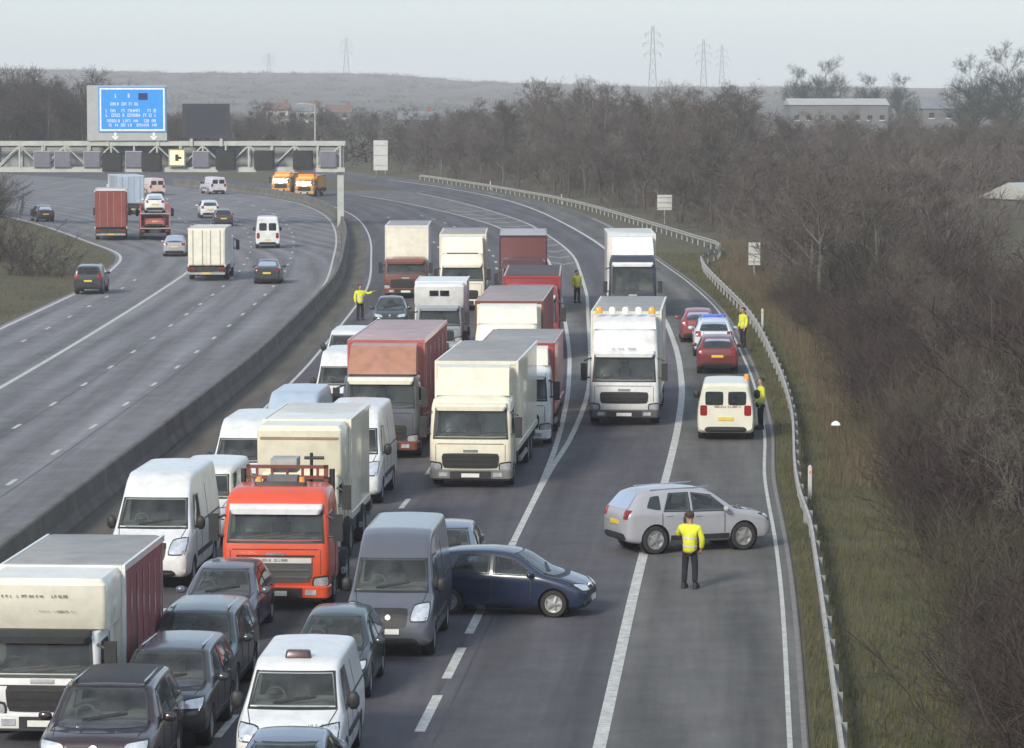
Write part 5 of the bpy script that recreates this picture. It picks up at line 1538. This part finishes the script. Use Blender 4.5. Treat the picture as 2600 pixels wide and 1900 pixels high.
TREES = [grow(11, 9, .40, 13, 7, 6, 4), grow(12, 9, .48, 12, 8, 6, 4), grow(13, 9, .34, 15, 7, 6, 4), grow(14, 9, .44, 14, 7, 6, 5), grow(15, 9, .52, 12, 8, 7, 4, .12)]
DENSE = grow(16, 9, .46, 20, 9, 8, 5)
rt = random.Random(77)
def clearing(x, y): return 150 < y < 328 and x / y > .124
def tree(x, y, h, label, group, tw=None, name='bare_tree', wide=1.0, dense=False):
    tm, cm = DENSE if dense else rt.choice(TREES)
    root = tag(empty(name, (x, y, hz(x, y)), rt.uniform(0, 6.28)), label, 'tree', group)
    s = h / 9.0
    root.scale = (s * wide * rt.uniform(.9, 1.15), s * wide * rt.uniform(.9, 1.15), s)
    mk('trunk', tm, rt.choice((BARK, BARK, BARK_P)), root)
    mk('crown', cm, tw or rt.choice((TWIG, TWIG, TWIG_D, TWIG_P)), root)

def spread_points(n, test, x0, x1, y0, y1, gap, tries=40000):
    out = []
    k = 0
    while len(out) < n and k < tries:
        k += 1
        x, y = rt.uniform(x0, x1), rt.uniform(y0, y1)
        if not test(x, y): continue
        if all((x - a) ** 2 + (y - b) ** 2 > gap * gap for a, b in out): out.append((x, y))
    return out
# wood on the right-hand bank: a fringe along the verge, then rows behind it
pts = spread_points(65, lambda x, y: X_BARRIER(y) + 4 < x < X_BARRIER(y) + 11 and x < .152 * y + 3, -30, 60, 190, 512, 3.4)
for x, y in pts: tree(x, y, rt.uniform(4.5, 7.5), 'bare brown tree in the fringe of the wood along the right-hand verge', 'trees fringing the right-hand wood', wide=1.25)
pts = spread_points(95, lambda x, y: X_BARRIER(y) + 11 < x < .152 * y + 3 and not clearing(x, y), -30, 90, 200, 540, 5.0)
for x, y in pts:
    a = x / y
    h = 10.2 if a < .045 else 9.0 if a < .068 else 6.0
    if y < 300: h *= .72
    tree(x, y, h * rt.uniform(.82, 1.08), 'bare brown tree in the body of the right-hand wood', 'trees in the right-hand wood', wide=1.15)
# left-hand wood
pts = spread_points(80, lambda x, y: -.156 * y - 3 < x < X_LEFT(min(y, 520)) - 4 + max(0, y - 430) * .55, -110, -35, 385, 600, 3.6)
for x, y in pts: tree(x, y, rt.uniform(10, 13.5) * (1 if x / y < -.108 else .58), 'bare grey tree in the wood behind the left end of the gantry', 'trees in the left-hand wood', TWIG_D, wide=1.2)
# beyond the bend
pts = spread_points(50, lambda x, y: -.10 * y < x < .02 * y and (x > X_BARRIER(min(y, 520)) + 4 or y > 560), -80, 20, 520, 760, 6.0)
for x, y in pts: tree(x, y, rt.uniform(5.0, 7.8), 'bare grey tree beyond the bend of the road, behind the lighting column', 'trees beyond the bend', TWIG_D, wide=1.35)
# single tall crowns on the right-hand skyline
for x, y, h, lab in ((80, 985, 15, 'tall dark tree on the skyline, first left of the twin crowns'), (88, 1000, 17, 'tall dark tree with a broad crown on the right-hand skyline'), (92, 700, 15, 'dark tree on the skyline at the right edge, left of two'), (98, 690, 17, 'dark tree on the skyline at the right edge, right of two'), (97, 960, 13, 'lower dark tree on the skyline between the tall crowns'), (106, 980, 13, 'lower dark tree just left of the right-edge crowns')):
    tree(x, y, h, lab, None, EVERG, wide=1.05, dense=True, name='dark_tree')
# ---------------------------------------------------------------- scrub, grass: what nobody could count
def shrub_rows(seed, stems=26, H=1.0, w=.0045, side=5):
    rnd = random.Random(seed)
    rows = []
    for _ in range(stems):
        p = Vector((rnd.gauss(0, .28), rnd.gauss(0, .28), -.03))
        d = Vector((rnd.gauss(0, .45), rnd.gauss(0, .45), 1)).normalized()
        L = H * rnd.uniform(.55, 1.1)
        for k in range(3):
            q = p + d * (L / 3)
            rows.append((*p, *q, w, w * .8))
            for _ in range(side):
                s = p.lerp(q, rnd.random()); dd = (d + Vector((rnd.gauss(0, .8), rnd.gauss(0, .8), rnd.gauss(.1, .4)))).normalized()
                e = s + dd * L * rnd.uniform(.12, .30)
                rows.append((*s, *e, w * .7, w * .4))
            p = q; d = (d + Vector((rnd.gauss(0, .22), rnd.gauss(0, .22), -.12))).normalized()
    return prisms(rows, 2)
SHRUBS = [shrub_rows(s) for s in range(5)]
NEARSHRUBS = [shrub_rows(20 + s, 34, 1.0, .0032, 7) for s in range(5)]
FARSHRUBS = [shrub_rows(40 + s, 12, 1.0, .013, 4) for s in range(4)]
def bush(x, y, h, label):
    V, F = shrub_rows(int(x * 7), 60, 1.0, .006, 7)
    root = tag(empty('bare_bush', (x, y, hz(x, y))), label, 'bush')
    root.scale = (h * 1.5, h * 1.5, h)
    mk('branches', mesh_np('branches', V, F), TWIG_D, root)
bush(-30.8, 228, 2.6, 'dark leafless bush on the grass inside the left bend')
bush(-35.0, 243, 3.2, 'larger dark leafless bush at the left edge inside the bend')
rng = np.random.default_rng(9)
def scatter(name, protos, pts, hts, m, label, cat, wide=1.0):
    parts = []
    for (x, y), h in zip(pts, hts):
        V, F = protos[rng.integers(len(protos))]
        a = rng.uniform(0, 6.28); c, s = math.cos(a), math.sin(a)
        W = h * wide * rng.uniform(.8, 1.25)
        Q = np.stack([(V[:, 0] * c - V[:, 1] * s) * W + x, (V[:, 0] * s + V[:, 1] * c) * W + y, V[:, 2] * h + hz(x, y)], 1)
        parts.append((Q, F))
    V, F = join(parts)
    tag(mk(name, mesh_np(name, V, F), m), label, cat, kind='stuff')
def rand_pts(n, y0, y1, lo, hi, power=1.0):
    out = []
    while len(out) < n:
        y = y0 + (y1 - y0) * rng.random() ** power
        a, b = lo(y), hi(y)
        if b > a: out.append((rng.uniform(a, b), y))
    return out
edge = lambda y: .150 * y + 3
near = rand_pts(700, 58, 200, lambda y: float(X_BARRIER(y)) + 2.0 + max(0, 1.3 - abs(y - 95) * .01), edge, .8)
def clump(x, y, s=.12): return noise.noise(Vector((x * s, y * s * .55, 3.1)))
def near_h(x, y): return min(3.9 if not clearing(x, y) else 1.5, 1.1 + .32 * (x - float(X_BARRIER(y)) - 1.2)) * rng.uniform(.75, 1.15) * (1 + .55 * clump(x, y, .17))
TWIG_G = mat('ivy_and_bramble', (.030, .036, .018), .9, 0, 0, .4, 0, col2=(.070, .066, .035))
TWIG_S = mat('straw_stems', (.065, .053, .042), .95, 0, 0, .3, 0, col2=(.115, .093, .07))
sets = [[], [], []]
for x, y in near:
    c = clump(x + 40, y, .10) + rng.normal(0, .16)
    sets[0 if c > -.18 else 1 if c > -.40 else 2].append((x, y))
scatter('scrub', NEARSHRUBS, sets[0], [near_h(x, y) for x, y in sets[0]], TWIG_R, 'dense dark brown bramble and scrub covering the near right-hand bank', 'scrub', 1.1)
scatter('scrub', NEARSHRUBS, sets[1], [near_h(x, y) * .8 for x, y in sets[1]], TWIG_G, 'dull green ivy and bramble clumps among the scrub on the right-hand bank', 'scrub', 1.2)
scatter('scrub', NEARSHRUBS, sets[2], [near_h(x, y) * 1.1 for x, y in sets[2]], TWIG_S, 'pale straw-coloured stems standing among the dark scrub on the right-hand bank', 'scrub', .8)
for k in range(14):
    yy = 78 + k * 9.0
    xx = float(X_BARRIER(yy)) + rt.uniform(4.5, max(5.5, .14 * yy - float(X_BARRIER(yy))))
    tree(xx, yy, rt.uniform(2.6, 4.6), 'thin bare sapling rising out of the scrub on the near right-hand bank', 'saplings on the near right-hand bank', rt.choice((TWIG_P, TWIG, TWIG_D)), name='sapling', wide=.9)
mid = rand_pts(700, 190, 520, lambda y: float(X_BARRIER(y)) + 3.0, edge, .8)
scatter('scrub', SHRUBS, mid, [(min(4.2, 1.1 + .35 * (x - float(X_BARRIER(y)) - 2)) if not clearing(x, y) else 1.0) * rng.uniform(.7, 1.2) for x, y in mid], TWIG, 'dense grey-brown scrub under the right-hand wood', 'scrub', 1.2)
lft = rand_pts(170, 330, 520, lambda y: -.155 * y - 2, lambda y: float(X_LEFT(y)) - 3)
scatter('scrub', SHRUBS, lft, [rng.uniform(2, 4.5) for _ in lft], TWIG_D, 'dark scrub at the foot of the left-hand wood', 'scrub', 1.3)
far = rand_pts(500, 520, 1250, lambda y: -.15 * y, lambda y: .15 * y)
scatter('scrub', FARSHRUBS, far, [rng.uniform(3, 5.2) for _ in far], TWIG_D, 'low hazy hedges and scrub on the land beyond the bend', 'scrub', 2.4)

hil = rand_pts(900, 1300, 3050, lambda y: -.15 * y, lambda y: .11 * y, .7)
def hill_z(x, y): return float(HILL_PROF(x) * smooth01((y - 1250) / 1750))
_hz = hz
hz = lambda x, y: hill_z(x, y)
scatter('hill_wood', FARSHRUBS, hil, [rng.uniform(1.5, 3.5) for _ in hil], HILL, 'faint hedges and copses on the far hillside', 'wood', 3.2)
hz = _hz
def blades(name, pts, h0, h1, m, label, lean=.35, w=.008):
    P = np.array(pts)
    n = len(P)
    z = bank_height(P[:, 0], P[:, 1]) - .04
    h = rng.uniform(h0, h1, n)
    a = rng.uniform(0, 6.28, n); l = rng.normal(0, lean, n) * h
    b = np.stack([P[:, 0], P[:, 1], z], 1)
    t = b + np.stack([np.cos(a) * l, np.sin(a) * l, h], 1)
    k = np.stack([-np.sin(a), np.cos(a), np.zeros(n)], 1) * w * rng.uniform(.7, 1.6, (n, 1))
    V = np.stack([b - k, b + k, t], 1).reshape(-1, 3)
    tag(mk(name, mesh_np(name, V, np.arange(3 * n).reshape(n, 3)), m), label, 'grass', kind='stuff')
GR1 = mat('grass_blades', (.060, .070, .022), .9, 0, 0, .45, 0, col2=(.135, .122, .055))
GR2 = mat('dry_grass', (.095, .074, .048), .9, 0, 0, .4, 0, col2=(.18, .135, .09))
blades('verge_grass', rand_pts(90000, 58, 260, lambda y: float(X_RIGHT(y)) + .42, lambda y: float(X_BARRIER(y)) + 4.5, 1.4), .08, .28, GR1, 'rough short grass on the right-hand verge by the barrier')
blades('dry_grass', rand_pts(36000, 105, 275, lambda y: float(X_BARRIER(y)) + 1.0, lambda y: float(X_BARRIER(y)) + 6.0, 1.0), .25, .75, GR2, 'tall dry straw-coloured grass behind the verge barrier', .3)
blades('island_grass', rand_pts(14000, 185, 330, lambda y: -.15 * y - 2, lambda y: float(X_LEFT(y)) - .4), .10, .4, GR1, 'rough green grass inside the left-hand bend')

# ---------------------------------------------------------------- haze
def haze():
    m = bpy.data.materials.new('haze')
    m.use_nodes = True
    nt = m.node_tree
    for n in list(nt.nodes):
        if n.type == 'BSDF_PRINCIPLED': nt.nodes.remove(n)
    pv = nt.nodes.new('ShaderNodeVolumePrincipled')
    pv.inputs['Color'].default_value = (.95, .965, 1.0, 1)
    pv.inputs['Density'].default_value = 0.00023
    pv.inputs['Anisotropy'].default_value = -0.1
    nt.links.new(pv.outputs[0], nt.nodes['Material Output'].inputs['Volume'])
    me = MB().box(-3200, 3200, -520, 4350, -1.6, 66).mesh('haze')
    me.materials.clear(); me.materials.append(m)
    o = bpy.data.objects.new('haze', me); COL.objects.link(o)
    tag(o, kind='stuff')
haze()
